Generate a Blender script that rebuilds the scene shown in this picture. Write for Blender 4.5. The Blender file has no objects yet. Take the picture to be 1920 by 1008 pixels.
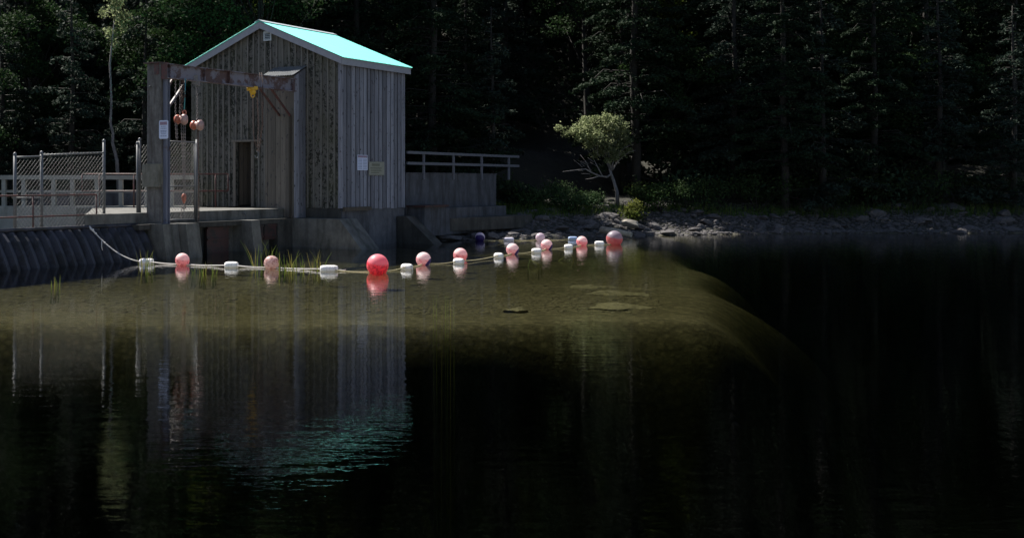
import bpy, math, random
import numpy as np
from mathutils import Vector, Matrix
R = math.radians
sc = bpy.context.scene
COL = sc.collection
# ---------------------------------------------------------------- camera
F = 2360.0; ZC = 1.92; HOR = 340.0; CX = 600.0
cam = bpy.data.cameras.new('camera'); co = bpy.data.objects.new('camera', cam); COL.objects.link(co)
co.location = (0, 0, ZC); co.rotation_euler = (R(90), 0, 0)
cam.sensor_width = 36; cam.lens = 36 * F / 1920
cam.shift_x = (960 - CX) / 1920; cam.shift_y = -(504 - HOR) / 1920
cam.clip_end = 1000
sc.camera = co
# ---------------------------------------------------------------- light
SUN_AZ, SUN_EL = R(-47), R(53)
w = bpy.data.worlds.new('World'); sc.world = w; w.use_nodes = True
sky = w.node_tree.nodes.new('ShaderNodeTexSky'); sky.sky_type = 'NISHITA'; sky.sun_disc = False
sky.sun_elevation = SUN_EL; sky.sun_rotation = SUN_AZ
w.node_tree.links.new(sky.outputs[0], w.node_tree.nodes['Background'].inputs[0])
w.node_tree.nodes['Background'].inputs[1].default_value = 0.05
sl = bpy.data.lights.new('sun', 'SUN'); sl.energy = 5.0; sl.angle = R(0.5); sl.color = (1, .95, .86)
so = bpy.data.objects.new('sun', sl); COL.objects.link(so)
SDIR = Vector((math.sin(SUN_AZ) * math.cos(SUN_EL), math.cos(SUN_AZ) * math.cos(SUN_EL), math.sin(SUN_EL)))
so.rotation_euler = SDIR.to_track_quat('Z', 'Y').to_euler()
sc.view_settings.view_transform = 'Standard'; sc.view_settings.look = 'None'
sc.view_settings.exposure = 1.2; sc.view_settings.gamma = 1
sc.cycles.max_bounces = 8; sc.cycles.transparent_max_bounces = 12
sc.cycles.use_denoising = True
# ---------------------------------------------------------------- coordinates
CG, SG = math.cos(R(33.1)), math.sin(R(33.1))
def W(u, v, z):   # hut frame: u to the left along the gable, v out of the gable
    return Vector((.617 - CG * u - SG * v, 36.4 + SG * u - CG * v, z))
def at(px, py, z):            # point of the photograph lying at height z
    Y = F * (ZC - z) / (py - HOR)
    return Vector(((px - CX) / F * Y, Y, z))
def ad(px, py, Y):            # point of the photograph lying at distance Y
    return Vector(((px - CX) / F * Y, Y, ZC - (py - HOR) / F * Y))
def vt(px, u):                # v on the plane u seen in column px
    k = (px - CX) / F
    return (.617 - CG * u - k * (36.4 + SG * u)) / (SG - k * CG)
# ---------------------------------------------------------------- mesh builder
class MB:
    def __init__(s): s.v = []; s.f = []; s.c = []; s.sm = []
    def add(s, vs, fs, c=None, smooth=False):
        b = len(s.v); s.v += [tuple(x) for x in vs]
        if c is None: c = random.random()
        for f in fs: s.f.append([b + i for i in f]); s.c.append(c); s.sm.append(smooth)
    def hexa(s, p, c=None):  # 4 bottom (ccw), 4 top
        s.add(p, [(3, 2, 1, 0), (4, 5, 6, 7), (0, 1, 5, 4), (1, 2, 6, 5), (2, 3, 7, 6), (3, 0, 4, 7)], c)
    def box(s, x0, x1, y0, y1, z0, z1, c=None):
        s.hexa([(x0, y0, z0), (x1, y0, z0), (x1, y1, z0), (x0, y1, z0), (x0, y0, z1), (x1, y0, z1), (x1, y1, z1), (x0, y1, z1)], c)
    def uvbox(s, u0, u1, v0, v1, z0, z1, c=None):
        s.hexa([W(u0, v0, z0), W(u1, v0, z0), W(u1, v1, z0), W(u0, v1, z0), W(u0, v0, z1), W(u1, v0, z1), W(u1, v1, z1), W(u0, v1, z1)], c)
    def prism(s, poly, z0, z1, c=None):
        n = len(poly)
        a = sum(poly[i][0] * poly[(i + 1) % n][1] - poly[(i + 1) % n][0] * poly[i][1] for i in range(n))
        if a < 0: poly = poly[::-1]
        vs = [(p[0], p[1], z0) for p in poly] + [(p[0], p[1], z1) for p in poly]
        s.add(vs, [tuple(range(n - 1, -1, -1)), tuple(range(n, 2 * n))] + [(i, (i + 1) % n, n + (i + 1) % n, n + i) for i in range(n)], c)
    def uprism(s, prof, v0, v1, c=None):   # profile in (u,z), extruded along v
        n = len(prof)
        vs = [W(p[0], v0, p[1]) for p in prof] + [W(p[0], v1, p[1]) for p in prof]
        fs = [tuple(range(n - 1, -1, -1)), tuple(range(n, 2 * n))] + [(i, (i + 1) % n, n + (i + 1) % n, n + i) for i in range(n)]
        s.add(vs, fs, c)
    def bar(s, a, b, w_, h_=None, c=None):
        a, b = Vector(a), Vector(b); d = (b - a).normalized(); h_ = h_ or w_
        up = Vector((0, 0, 1)) if abs(d.z) < .95 else Vector((1, 0, 0))
        x = d.cross(up).normalized() * w_ / 2; y = x.cross(d).normalized() * h_ / 2
        s.hexa([a - x - y, a + x - y, a + x + y, a - x + y, b - x - y, b + x - y, b + x + y, b - x + y], c)
    def tube(s, pts, r, n=8, c=None, cap=True):
        pts = [Vector(p) for p in pts]; m = len(pts)
        rs = r if isinstance(r, (list, tuple)) else [r] * m
        vs = []; prev = None
        for i, p in enumerate(pts):
            d = (pts[min(i + 1, m - 1)] - pts[max(i - 1, 0)]).normalized()
            if prev is None:
                prev = d.cross(Vector((0, 0, 1)) if abs(d.z) < .9 else Vector((1, 0, 0))).normalized()
            x = (prev - d * prev.dot(d)).normalized(); prev = x; y = d.cross(x)
            for k in range(n):
                a = 2 * math.pi * k / n; vs.append(p + (x * math.cos(a) + y * math.sin(a)) * rs[i])
        fs = [(i * n + k, i * n + (k + 1) % n, (i + 1) * n + (k + 1) % n, (i + 1) * n + k) for i in range(m - 1) for k in range(n)]
        s.add(vs, fs, c, True)
        if cap:
            b = len(s.v) - len(vs)
            s.f.append([b + k for k in range(n - 1, -1, -1)]); s.f.append([b + (m - 1) * n + k for k in range(n)])
            cc = s.c[-1]; s.c += [cc, cc]; s.sm += [False, False]
    def lathe(s, prof, o=(0, 0, 0), ax='z', n=24, c=None):   # prof (r, h)
        vs = []
        for r, h in prof:
            for k in range(n):
                a = 2 * math.pi * k / n; p = (r * math.cos(a), r * math.sin(a), h)
                if ax == 'x': p = (p[2], p[0], p[1])
                if ax == 'y': p = (p[1], p[2], p[0])
                vs.append((p[0] + o[0], p[1] + o[1], p[2] + o[2]))
        m = len(prof)
        s.add(vs, [(i * n + k, i * n + (k + 1) % n, (i + 1) * n + (k + 1) % n, (i + 1) * n + k) for i in range(m - 1) for k in range(n)], c, True)
    def ball(s, o, r, n=20, c=None):
        s.lathe([(max(1e-4, r * math.sin(math.pi * i / n)), -r * math.cos(math.pi * i / n)) for i in range(n + 1)], o, 'z', n + 4, c)
def wloc(o):
    p = Vector((0, 0, 0))
    while o is not None: p += o.location; o = o.parent
    return p
def obj(name, mb, m, parent=None, off=None):
    me = bpy.data.meshes.new(name)
    o_ = off if off is not None else (wloc(parent) if parent else Vector((0, 0, 0)))
    me.from_pydata([(x[0] - o_[0], x[1] - o_[1], x[2] - o_[2]) for x in mb.v], [], mb.f)
    at_ = me.attributes.new('rnd', 'FLOAT', 'FACE'); at_.data.foreach_set('value', mb.c)
    me.polygons.foreach_set('use_smooth', mb.sm)
    me.materials.append(m); me.update()
    o = bpy.data.objects.new(name, me); COL.objects.link(o)
    if parent: o.parent = parent
    return o
def tag(o, label, cat=None, group=None):
    o['label'] = label
    if cat: o['category'] = cat
    if group: o['group'] = group
    return o
def thing(name, label, cat, loc=(0, 0, 0), group=None):
    o = bpy.data.objects.new(name, None); COL.objects.link(o); o.location = loc; o.empty_display_size = .2
    return tag(o, label, cat, group)
def tmesh(name, mb, m, label, cat, loc, group=None):      # one-mesh thing whose origin stands at loc
    o = obj(name, mb, m, None, Vector(loc)); o.location = loc
    return tag(o, label, cat, group)
def kind(o, k): o['kind'] = k; return o
def dup(o, loc, rz=0, sc_=1.0, label=None):
    r = o.copy(); COL.objects.link(r); r.location = loc; r.rotation_euler = (0, 0, rz)
    r.scale = (sc_,) * 3 if not isinstance(sc_, tuple) else sc_
    if label: r['label'] = label
    for ch in list(o.children):
        c = ch.copy(); COL.objects.link(c); c.parent = r
        for g in ch.children:
            d = g.copy(); COL.objects.link(d); d.parent = c
    return r
# ---------------------------------------------------------------- materials
class N:
    def __init__(s, name):
        s.m = bpy.data.materials.new(name); s.m.use_nodes = True; s.t = s.m.node_tree
        s.b = s.t.nodes['Principled BSDF']; s.out = s.t.nodes['Material Output']
        s.co = s.new('ShaderNodeTexCoord')
    def new(s, t, **k):
        n = s.t.nodes.new(t)
        for a, b in k.items(): setattr(n, a, b)
        return n
    def l(s, a, b): s.t.links.new(a, b)
    def noise(s, scale, stretch=(1, 1, 1), detail=6, rough=.6, dist=0, src='Object'):
        mp = s.new('ShaderNodeMapping'); mp.inputs['Scale'].default_value = stretch
        s.l(s.co.outputs[src], mp.inputs[0])
        n = s.new('ShaderNodeTexNoise'); n.inputs['Scale'].default_value = scale; n.inputs['Detail'].default_value = detail
        n.inputs['Roughness'].default_value = rough; n.inputs['Distortion'].default_value = dist
        s.l(mp.outputs[0], n.inputs['Vector']); return n.outputs['Fac']
    def ramp(s, fac, stops):
        r = s.new('ShaderNodeValToRGB'); e = r.color_ramp.elements
        while len(e) < len(stops): e.new(.5)
        for i, (p, c) in enumerate(stops): e[i].position = p; e[i].color = (*c, 1) if len(c) == 3 else c
        s.l(fac, r.inputs[0]); return r.outputs[0]
    def mix(s, f, a, b, mode='MIX'):
        m = s.new('ShaderNodeMix', data_type='RGBA', blend_type=mode)
        for sock, x in ((m.inputs[0], f), (m.inputs[6], a), (m.inputs[7], b)):
            if isinstance(x, (int, float)): sock.default_value = x
            elif isinstance(x, tuple): sock.default_value = (*x, 1)
            else: s.l(x, sock)
        return m.outputs[2]
    def math(s, op, a, b=0.0):
        m = s.new('ShaderNodeMath', operation=op)
        for i, x in enumerate((a, b)):
            if isinstance(x, (int, float)): m.inputs[i].default_value = x
            else: s.l(x, m.inputs[i])
        return m.outputs[0]
    def attr(s): return s.new('ShaderNodeAttribute', attribute_name='rnd').outputs['Fac']
    def bump(s, h, strength=.4, dist=.02):
        b = s.new('ShaderNodeBump'); b.inputs['Strength'].default_value = strength; b.inputs['Distance'].default_value = dist
        s.l(h, b.inputs['Height']); s.l(b.outputs[0], s.b.inputs['Normal'])
    def col(s, c):
        if isinstance(c, tuple): s.b.inputs['Base Color'].default_value = (*c, 1)
        else: s.l(c, s.b.inputs['Base Color'])
    def rough(s, r, metal=0):
        s.b.inputs['Roughness'].default_value = r; s.b.inputs['Metallic'].default_value = metal
G3 = lambda g: (g, g, g)
def m_wood(name, a, b, moss):
    n = N(name)
    gr = n.noise(3, (6, 6, .35), 8, .65); base = n.ramp(gr, [(.3, a), (.7, b)])
    base = n.mix(1.0, base, n.ramp(n.attr(), [(0, G3(.62)), (1, G3(1.25))]), 'MULTIPLY')
    kn = n.ramp(n.noise(2.6, (5, 5, 2.2), 2), [(.64, G3(0)), (.69, G3(1))]); base = n.mix(kn, base, (.03, .028, .035))
    if moss:
        isb = n.ramp(n.attr(), [(.72, G3(1)), (.76, G3(.12))])
        big = n.noise(1.5, (2.0, 2.0, .3), 3)
        sp = n.noise(12, (1, 1, .8), 5, .75)
        s = n.math('ADD', n.math('MULTIPLY', big, .7), n.math('MULTIPLY', sp, 1.3))
        mk = n.ramp(s, [(1.08 / 1.2 * .97, G3(0)), (.93, G3(1))]) if False else n.ramp(n.math('MULTIPLY', s, .5), [(.50, G3(0)), (.54, G3(1))])
        base = n.mix(n.mix(1.0, mk, isb, 'MULTIPLY'), base, (.010, .012, .007))
        gn = n.ramp(n.noise(1.7, (1, 1, .5), 4), [(.45, G3(0)), (.75, G3(.6))])
        base = n.mix(gn, base, (.08, .08, .05))
    n.col(base); n.rough(.85); n.bump(gr, .5, .01); return n.m
def m_conc(name, a, b, stain=(.03, .03, .025), sc_=1.0, amt=.62):
    n = N(name)
    f = n.noise(2.5 * sc_, (1, 1, 1), 10, .7); base = n.ramp(f, [(.3, a), (.7, b)])
    st = n.ramp(n.noise(1.4 * sc_, (2.2, 2.2, .5), 6, .65), [(amt - .12, G3(0)), (amt + .08, G3(.75))])
    base = n.mix(st, base, stain)
    n.col(base); n.rough(.9); n.bump(n.noise(14, (1, 1, 1), 6, .7), .5, .02); return n.m
def m_rust(name, paint, rust, amt=.5, rough=.6, sc_=4):
    n = N(name)
    f = n.ramp(n.noise(sc_, (1, 1, 1), 8, .65), [(amt - .04, G3(0)), (amt + .04, G3(1))])
    rc = n.ramp(n.noise(20, (1, 1, 1), 4), [(.3, tuple(x * .6 for x in rust)), (.7, rust)])
    n.col(n.mix(f, paint, rc)); n.rough(rough); n.bump(f, .3, .004); return n.m
def m_plain(name, c, rough=.6, metal=0, var=.25, sc_=8, spec=None):
    n = N(name)
    n.col(n.ramp(n.noise(sc_, (1, 1, 1), 5), [(.25, tuple(x * (1 - var) for x in c)), (.75, tuple(min(1, x * (1 + var)) for x in c))]))
    n.rough(rough, metal); return n.m
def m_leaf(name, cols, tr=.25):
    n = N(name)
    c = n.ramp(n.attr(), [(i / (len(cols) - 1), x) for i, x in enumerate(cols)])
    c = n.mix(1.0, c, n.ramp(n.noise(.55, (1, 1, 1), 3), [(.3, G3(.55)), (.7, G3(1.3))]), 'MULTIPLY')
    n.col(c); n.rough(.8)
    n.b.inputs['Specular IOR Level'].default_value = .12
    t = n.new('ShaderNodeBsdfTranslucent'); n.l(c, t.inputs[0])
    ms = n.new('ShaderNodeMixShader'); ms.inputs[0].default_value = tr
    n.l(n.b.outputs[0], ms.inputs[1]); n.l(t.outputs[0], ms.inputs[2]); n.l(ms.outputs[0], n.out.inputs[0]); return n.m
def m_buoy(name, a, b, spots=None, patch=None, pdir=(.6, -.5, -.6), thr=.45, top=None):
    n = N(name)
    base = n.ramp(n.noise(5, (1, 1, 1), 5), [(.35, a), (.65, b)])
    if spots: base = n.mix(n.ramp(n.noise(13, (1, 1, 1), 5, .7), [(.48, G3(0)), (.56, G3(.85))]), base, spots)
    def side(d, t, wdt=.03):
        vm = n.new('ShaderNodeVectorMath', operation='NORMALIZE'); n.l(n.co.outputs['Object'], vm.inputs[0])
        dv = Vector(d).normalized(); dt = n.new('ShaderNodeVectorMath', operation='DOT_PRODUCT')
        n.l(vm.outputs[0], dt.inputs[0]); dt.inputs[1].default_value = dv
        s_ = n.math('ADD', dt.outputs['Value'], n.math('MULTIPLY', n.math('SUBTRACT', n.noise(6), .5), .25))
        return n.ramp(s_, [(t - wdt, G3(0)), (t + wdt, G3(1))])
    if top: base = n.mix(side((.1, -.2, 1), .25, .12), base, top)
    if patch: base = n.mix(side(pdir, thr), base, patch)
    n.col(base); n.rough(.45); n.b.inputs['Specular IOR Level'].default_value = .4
    t = n.new('ShaderNodeBsdfTranslucent'); n.l(base, t.inputs[0])
    ms = n.new('ShaderNodeMixShader'); ms.inputs[0].default_value = .45
    n.l(n.b.outputs[0], ms.inputs[1]); n.l(t.outputs[0], ms.inputs[2]); n.l(ms.outputs[0], n.out.inputs[0]); return n.m

M = {}
M['gable'] = m_wood('weathered_brown_boards', (.098, .092, .083), (.175, .165, .152), True)
M['annexwood'] = m_wood('weathered_annex_boards', (.10, .088, .075), (.165, .145, .125), False)
M['side'] = m_wood('weathered_blue_grey_boards', (.10, .105, .13), (.24, .245, .295), False)
M['dark'] = m_plain('dark_shade_fill', (.012, .011, .01), .9)  # near-black fill painted in for shade in gaps and openings
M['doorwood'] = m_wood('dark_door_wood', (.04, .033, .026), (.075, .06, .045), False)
M['trim'] = m_plain('pale_grey_trim', (.27, .275, .32), .6, var=.12)
M['ventm'] = m_plain('grey_vent_plastic', (.42, .47, .5), .5, var=.1)
M['roof'] = m_plain('aqua_painted_roof', (.20, .88, .76), .6, var=.05, sc_=2)
M['tin'] = m_plain('galvanised_corrugated_sheet', (.17, .18, .19), .5, .3, .3, 6)
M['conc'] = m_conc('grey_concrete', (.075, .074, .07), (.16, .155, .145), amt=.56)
M['concd'] = m_conc('dark_concrete', (.03, .029, .027), (.07, .066, .06), (.012, .012, .01), 1, .55)  # darker concrete tone with near-black blotches
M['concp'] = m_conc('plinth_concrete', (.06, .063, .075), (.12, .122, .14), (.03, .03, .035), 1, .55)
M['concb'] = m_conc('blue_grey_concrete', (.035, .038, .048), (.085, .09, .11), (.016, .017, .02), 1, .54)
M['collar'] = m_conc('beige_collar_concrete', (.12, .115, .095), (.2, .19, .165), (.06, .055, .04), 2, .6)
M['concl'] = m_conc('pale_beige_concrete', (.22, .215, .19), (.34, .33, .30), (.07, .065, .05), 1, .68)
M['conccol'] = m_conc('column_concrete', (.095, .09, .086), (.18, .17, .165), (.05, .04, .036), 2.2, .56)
M['beam'] = m_rust('rusty_whitewashed_steel', (.17, .16, .20), (.10, .052, .05), .5, .6, 3)
M['steelblue'] = m_rust('blue_grey_steel', (.13, .14, .19), (.10, .06, .05), .64, .5, 3)
M['rust'] = m_rust('rusty_red_paint', (.095, .03, .028), (.07, .045, .042), .5, .6, 9)
M['rustd'] = m_rust('dark_rusty_gate', (.04, .014, .013), (.02, .015, .014), .55, .7, 4)
M['galv'] = m_plain('galvanised_pipe', (.11, .115, .125), .5, .2, .2, 8)
M['wire'] = m_plain('galvanised_wire', (.08, .085, .09), .6, .0, .2, 8)
M['rail'] = m_plain('grey_painted_rail', (.09, .095, .12), .6, var=.15)
M['chain'] = m_plain('dark_steel_chain', (.2, .18, .18), .45, .6, .4, 30)
M['chainrust'] = m_plain('rusty_chain', (.085, .05, .042), .6, .3, .4, 30)
M['hoist'] = m_rust('red_hoist_paint', (.42, .13, .085), (.2, .07, .05), .58, .35, 14)
M['hoistpale'] = m_plain('faded_pink_hoist_cover', (.42, .26, .24), .35, var=.25, sc_=20)
M['yellow'] = m_plain('yellow_hoist_paint', (.62, .36, .02), .4, var=.2)
M['teal'] = m_plain('teal_sling', (.06, .26, .30), .7)
M['sheet'] = m_rust('dark_blue_corrugated_steel', (.026, .026, .038), (.011, .010, .013), .5, .55, 2.2)
M['white'] = m_conc('white_foam', (.74, .73, .74), (.86, .85, .86), (.42, .38, .30), 3.5, .62)
M['signw'] = m_plain('white_sign_enamel', (.55, .60, .78), .5, var=.04)
M['signr'] = m_plain('faded_red_print', (.26, .17, .24), .5, var=.1)
M['signk'] = m_plain('dark_blue_print', (.16, .2, .34), .5, var=.1)
M['signy'] = m_plain('yellowed_board', (.24, .24, .20), .7, var=.14, sc_=10)
M['signyk'] = m_plain('faded_sign_print', (.13, .135, .10), .7, var=.1)
M['ropew'] = m_plain('white_rope', (.62, .58, .56), .8, var=.2, sc_=30)
M['ropey'] = m_plain('yellowed_rope', (.36, .31, .17), .8, var=.25, sc_=30)
M['bark'] = m_conc('dark_bark', (.010, .009, .008), (.026, .023, .02), (.012, .012, .01), 2)
M['barkpale'] = m_conc('pale_bark', (.10, .095, .10), (.20, .19, .19), (.06, .055, .05), 3)
M['log'] = m_conc('bleached_log_and_sunlit_stone', (.2, .18, .15), (.33, .3, .25), (.08, .07, .06), 3, .7)
M['rock'] = m_conc('grey_rock', (.035, .032, .034), (.10, .092, .095), (.035, .033, .036), 3)
M['slab'] = m_conc('algae_covered_slab', (.22, .205, .14), (.38, .355, .27), (.10, .09, .065), 2.5, .54)
M['stones'] = m_conc('lake_bed_stone', (.07, .062, .042), (.32, .29, .215), (.06, .05, .035), 3)
M['reed'] = m_leaf('reed_blade', [(.07, .11, .02), (.12, .15, .035), (.2, .17, .05)], .4)
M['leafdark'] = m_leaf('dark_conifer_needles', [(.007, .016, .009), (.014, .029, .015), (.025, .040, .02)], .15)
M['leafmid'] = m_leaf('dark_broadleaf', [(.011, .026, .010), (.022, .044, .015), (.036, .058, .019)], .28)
M['leafsun'] = m_leaf('sun_tinted_yellow_green_leaf', [(.035, .06, .010), (.07, .095, .018), (.13, .14, .035)], .5)  # yellow-green tint stands for sunlit patches of foliage; shrub's own colour too
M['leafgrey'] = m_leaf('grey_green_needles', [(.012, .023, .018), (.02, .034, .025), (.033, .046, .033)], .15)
M['leafpale'] = m_leaf('pale_willow_and_sunlit_leaves', [(.08, .105, .045), (.18, .215, .10), (.38, .41, .24)], .5)
M['leafshrub'] = m_leaf('shrub_leaves', [(.012, .032, .014), (.026, .055, .02), (.05, .075, .03)], .3)
M['grass'] = m_leaf('bank_grass', [(.02, .05, .012), (.05, .09, .02), (.09, .11, .03)], .35)
# ---------------------------------------------------------------- terrain
def sstep(a, b, x):
    t = np.clip((x - a) / (b - a), 0, 1); return t * t * (3 - 2 * t)
SHX = np.array([-200, 2.0, 3.0, 3.8, 5.5, 7.0, 9.0, 11.5, 15, 20, 26, 60, 200.0])
SHY = np.array([39.6, 39.6, 40.2, 41.2, 42.0, 42.6, 44.2, 45.5, 46, 46.5, 47, 50, 60.0])
_rs = np.random.RandomState(3)
_wv = [(_rs.uniform(.15, 1.6), _rs.uniform(0, 6.28), _rs.uniform(0, 6.28)) for _ in range(14)]
def wob(x, y):
    s = 0
    for k, a, p in _wv: s = s + np.sin(k * (x * math.cos(a) + y * math.sin(a)) + p) / (1 + 2 * k)
    return s * .35
def T(x, y):
    x = np.asarray(x, float); y = np.asarray(y, float)
    sh = np.interp(x, SHX, SHY) + wob(x * 1.3, y * .3) * .5
    d = y - sh
    bed = -.12 - .20 * sstep(0, -4, d) + wob(x * 1.5, y * 1.5) * .05
    bed = bed - 4.5 * sstep(20.2, 16.4, y + wob(x, y) * .8)
    bed = bed - 4.0 * sstep(.6, 5.5, x - .262 * y + wob(y, x) * .8) * sstep(0, -3, d)                     # invented drop-offs, near and right, added so the water turns dark
    lf = np.interp(x, [5.5, 9.5], [.45, 1.0])
    land = .04 + lf * (.7 * sstep(0, 3.2, d) + .6 * sstep(2.2, 6, d)) + wob(x * 2, y * 2) * .06
    hill = np.clip(d - 8, 0, 60) * .42 + wob(x * .5, y * .5) * sstep(8, 20, d) * 3
    h = np.where(d < 0, bed + .2 * sstep(-.9, 0, d), land + hill)
    u = -CG * (x - .617) + SG * (y - 36.4)
    dam = sstep(1.9, 2.5, u) * sstep(45, 38, y)                        # behind the dam crest
    h = h * (1 - dam) + (.25 + np.clip(y - 41, 0, 60) * .3) * dam
    return h
def grid(xs, ys, name):
    X, Y = np.meshgrid(xs, ys); Z = T(X, Y); nx, ny = len(xs), len(ys)
    vs = np.stack([X.ravel(), Y.ravel(), Z.ravel()], 1)
    i = np.arange((ny - 1) * (nx - 1)); r_ = i // (nx - 1); c_ = i % (nx - 1); a = r_ * nx + c_
    fs = np.stack([a, a + 1, a + nx + 1, a + nx], 1)
    me = bpy.data.meshes.new(name); me.from_pydata(vs.tolist(), [], fs.tolist()); me.polygons.foreach_set('use_smooth', [True] * len(fs)); return me
xs = np.concatenate([np.linspace(-160, -20, 30), np.arange(-19, 32, .22), np.linspace(33, 170, 30)])
ys = np.concatenate([np.linspace(-60, 8, 20), np.arange(9, 56, .22), np.linspace(57, 190, 70)])
n = N('earth_and_lake_bed')
pz = n.new('ShaderNodeSeparateXYZ'); n.l(n.co.outputs['Object'], pz.inputs[0])
under = n.ramp(n.math('ADD', pz.outputs[2], .5), [(.40, G3(1)), (.56, G3(0))])
bedc = n.ramp(n.noise(2.6, (1, 1.5, 1), 10, .78), [(.32, (.045, .04, .027)), (.5, (.15, .135, .09)), (.7, (.32, .29, .205))])
vo = n.new('ShaderNodeTexVoronoi'); vo.inputs['Scale'].default_value = 7.5; n.l(n.co.outputs['Object'], vo.inputs['Vector']); vo.inputs['Randomness'].default_value = 1
bedc = n.mix(.35, bedc, n.ramp(vo.outputs['Distance'], [(.12, (.30, .27, .19)), (.5, (.045, .04, .027))]))
earth = n.ramp(n.noise(1.5, (1, 1, 1), 10, .7), [(.3, (.008, .009, .006)), (.7, (.028, .026, .018))])
n.col(n.mix(under, earth, bedc)); n.rough(.95); n.bump(n.noise(8, (1, 1, 1), 8, .7), .8, .05)
g = grid(xs, ys, 'ground'); g.materials.append(n.m)
go = bpy.data.objects.new('ground', g); COL.objects.link(go); kind(go, 'structure')
# water: a body with a mirror-like surface over the clear shallow bed
n = N('lake_water'); n.t.nodes.remove(n.b)
fr = n.new('ShaderNodeFresnel'); fr.inputs['IOR'].default_value = 1.33
gl = n.new('ShaderNodeBsdfGlossy'); gl.inputs['Roughness'].default_value = .015; gl.inputs['Color'].default_value = (.95, .95, .95, 1)
tr = n.new('ShaderNodeBsdfTransparent'); tr.inputs[0].default_value = (.93, .92, .84, 1)
ms = n.new('ShaderNodeMixShader')
h1 = n.noise(3.2, (.55, 1.6, 1), 3, .5); h2 = n.noise(12, (.6, 1.5, 1), 2, .5)
bp = n.new('ShaderNodeBump'); bp.inputs['Strength'].default_value = .16; bp.inputs['Distance'].default_value = .02
n.l(n.math('ADD', h1, n.math('MULTIPLY', h2, .25)), bp.inputs['Height'])
n.l(bp.outputs[0], gl.inputs['Normal'])
n.l(fr.outputs[0], ms.inputs[0]); n.l(tr.outputs[0], ms.inputs[1]); n.l(gl.outputs[0], ms.inputs[2]); n.l(ms.outputs[0], n.out.inputs[0])
va = n.new('ShaderNodeVolumeAbsorption'); va.inputs[0].default_value = (.48, .50, .36, 1); va.inputs[1].default_value = .62
n.l(va.outputs[0], n.out.inputs[1])
mb = MB(); mb.box(-150, 160, -50, 58, -9, 0)
kind(obj('water', mb, n.m), 'structure')
# ---------------------------------------------------------------- leaf meshes (numpy)
def leafmesh(name, C, size, m, rs, up=.3, rnd=None, aspect=.55):
    k = len(C); C = np.asarray(C)
    nrm = rs.normal(size=(k, 3)); nrm[:, 2] += up * 3; nrm /= np.linalg.norm(nrm, axis=1)[:, None]
    t = rs.normal(size=(k, 3)); a = np.cross(nrm, t); a /= np.linalg.norm(a, axis=1)[:, None]; b = np.cross(nrm, a)
    s = size * rs.uniform(.6, 1.4, k)[:, None]; a = a * s; b = b * s * aspect
    vs = np.stack([C - a, C + b, C + a, C - b], 1).reshape(-1, 3)
    me = bpy.data.meshes.new(name)
    me.vertices.add(4 * k); me.vertices.foreach_set('co', vs.ravel())
    me.loops.add(4 * k); me.loops.foreach_set('vertex_index', np.arange(4 * k))
    me.polygons.add(k); me.polygons.foreach_set('loop_start', np.arange(k) * 4); me.polygons.foreach_set('loop_total', np.full(k, 4))
    me.update(calc_edges=True)
    at_ = me.attributes.new('rnd', 'FLOAT', 'FACE'); at_.data.foreach_set('value', (rs.uniform(0, 1, k) if rnd is None else np.clip(rnd, 0, 1)))
    me.materials.append(m); return me
def link(name, me, parent):
    o = bpy.data.objects.new(name, me); COL.objects.link(o); o.parent = parent; return o
def conifer(seed, h, r, leaf, label, group, z0=.12, dens=1.0):
    rs = np.random.RandomState(seed); random.seed(seed)
    t = thing('conifer_tree', label, 'tree', (0, 0, 0), group)
    tk = MB(); lean = rs.uniform(-.2, .2, 2)
    P = lambda z: Vector((lean[0] * z / h + .05 * math.sin(z), lean[1] * z / h, z))
    tk.tube([P(h * i / 10) for i in range(11)], [.02 + r * .055 * (1 - i / 10) for i in range(11)], 8)
    C = []; V = []
    nb = int(h * 7.5)
    for i in range(nb):
        f = z0 + (1 - z0) * (i / nb) ** .95; z = h * f; L = r * (1 - f) ** .75 * rs.uniform(.65, 1.1) + .15
        a = rs.uniform(0, 6.283); d = np.array([math.cos(a), math.sin(a), 0]); sd = np.array([-d[1], d[0], 0])
        o_ = np.array(P(z)); droop = rs.uniform(.15, .45)
        k = max(10, int(L * L * 95 * dens)); s = np.sqrt(rs.uniform(.02, 1, k)); wdt = .42 * L * (1.05 - s) + .06
        lat = rs.uniform(-1, 1, k) * wdt
        pt = o_ + d * (s * L)[:, None] + sd * lat[:, None] + np.array([0, 0, 1]) * ((-droop * L * s ** 1.6) - .22 * np.abs(lat) + rs.normal(0, .05, k) + .12 * L * s)[:, None]
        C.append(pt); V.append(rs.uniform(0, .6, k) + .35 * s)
        tk.tube([P(z), Vector(o_ + d * L * .5 + np.array([0, 0, .02 * L])), Vector(o_ + d * L * .92 - np.array([0, 0, droop * L * .8]))], [.03, .018, .008], 4)
    for i in range(int(h * 1.2)):        # dead lower twigs
        z = rs.uniform(.8, h * z0 + 2.5); a = rs.uniform(0, 6.283); L = rs.uniform(.5, 1.6)
        tk.tube([P(z), P(z) + Vector((math.cos(a) * L, math.sin(a) * L, rs.uniform(-.3, .1)))], [.02, .006], 4)
    obj('trunk', tk, M['bark'], t)
    link('crown', leafmesh('crown', np.concatenate(C), .075, leaf, rs, .45, np.concatenate(V), .5), t)
    return t
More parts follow.
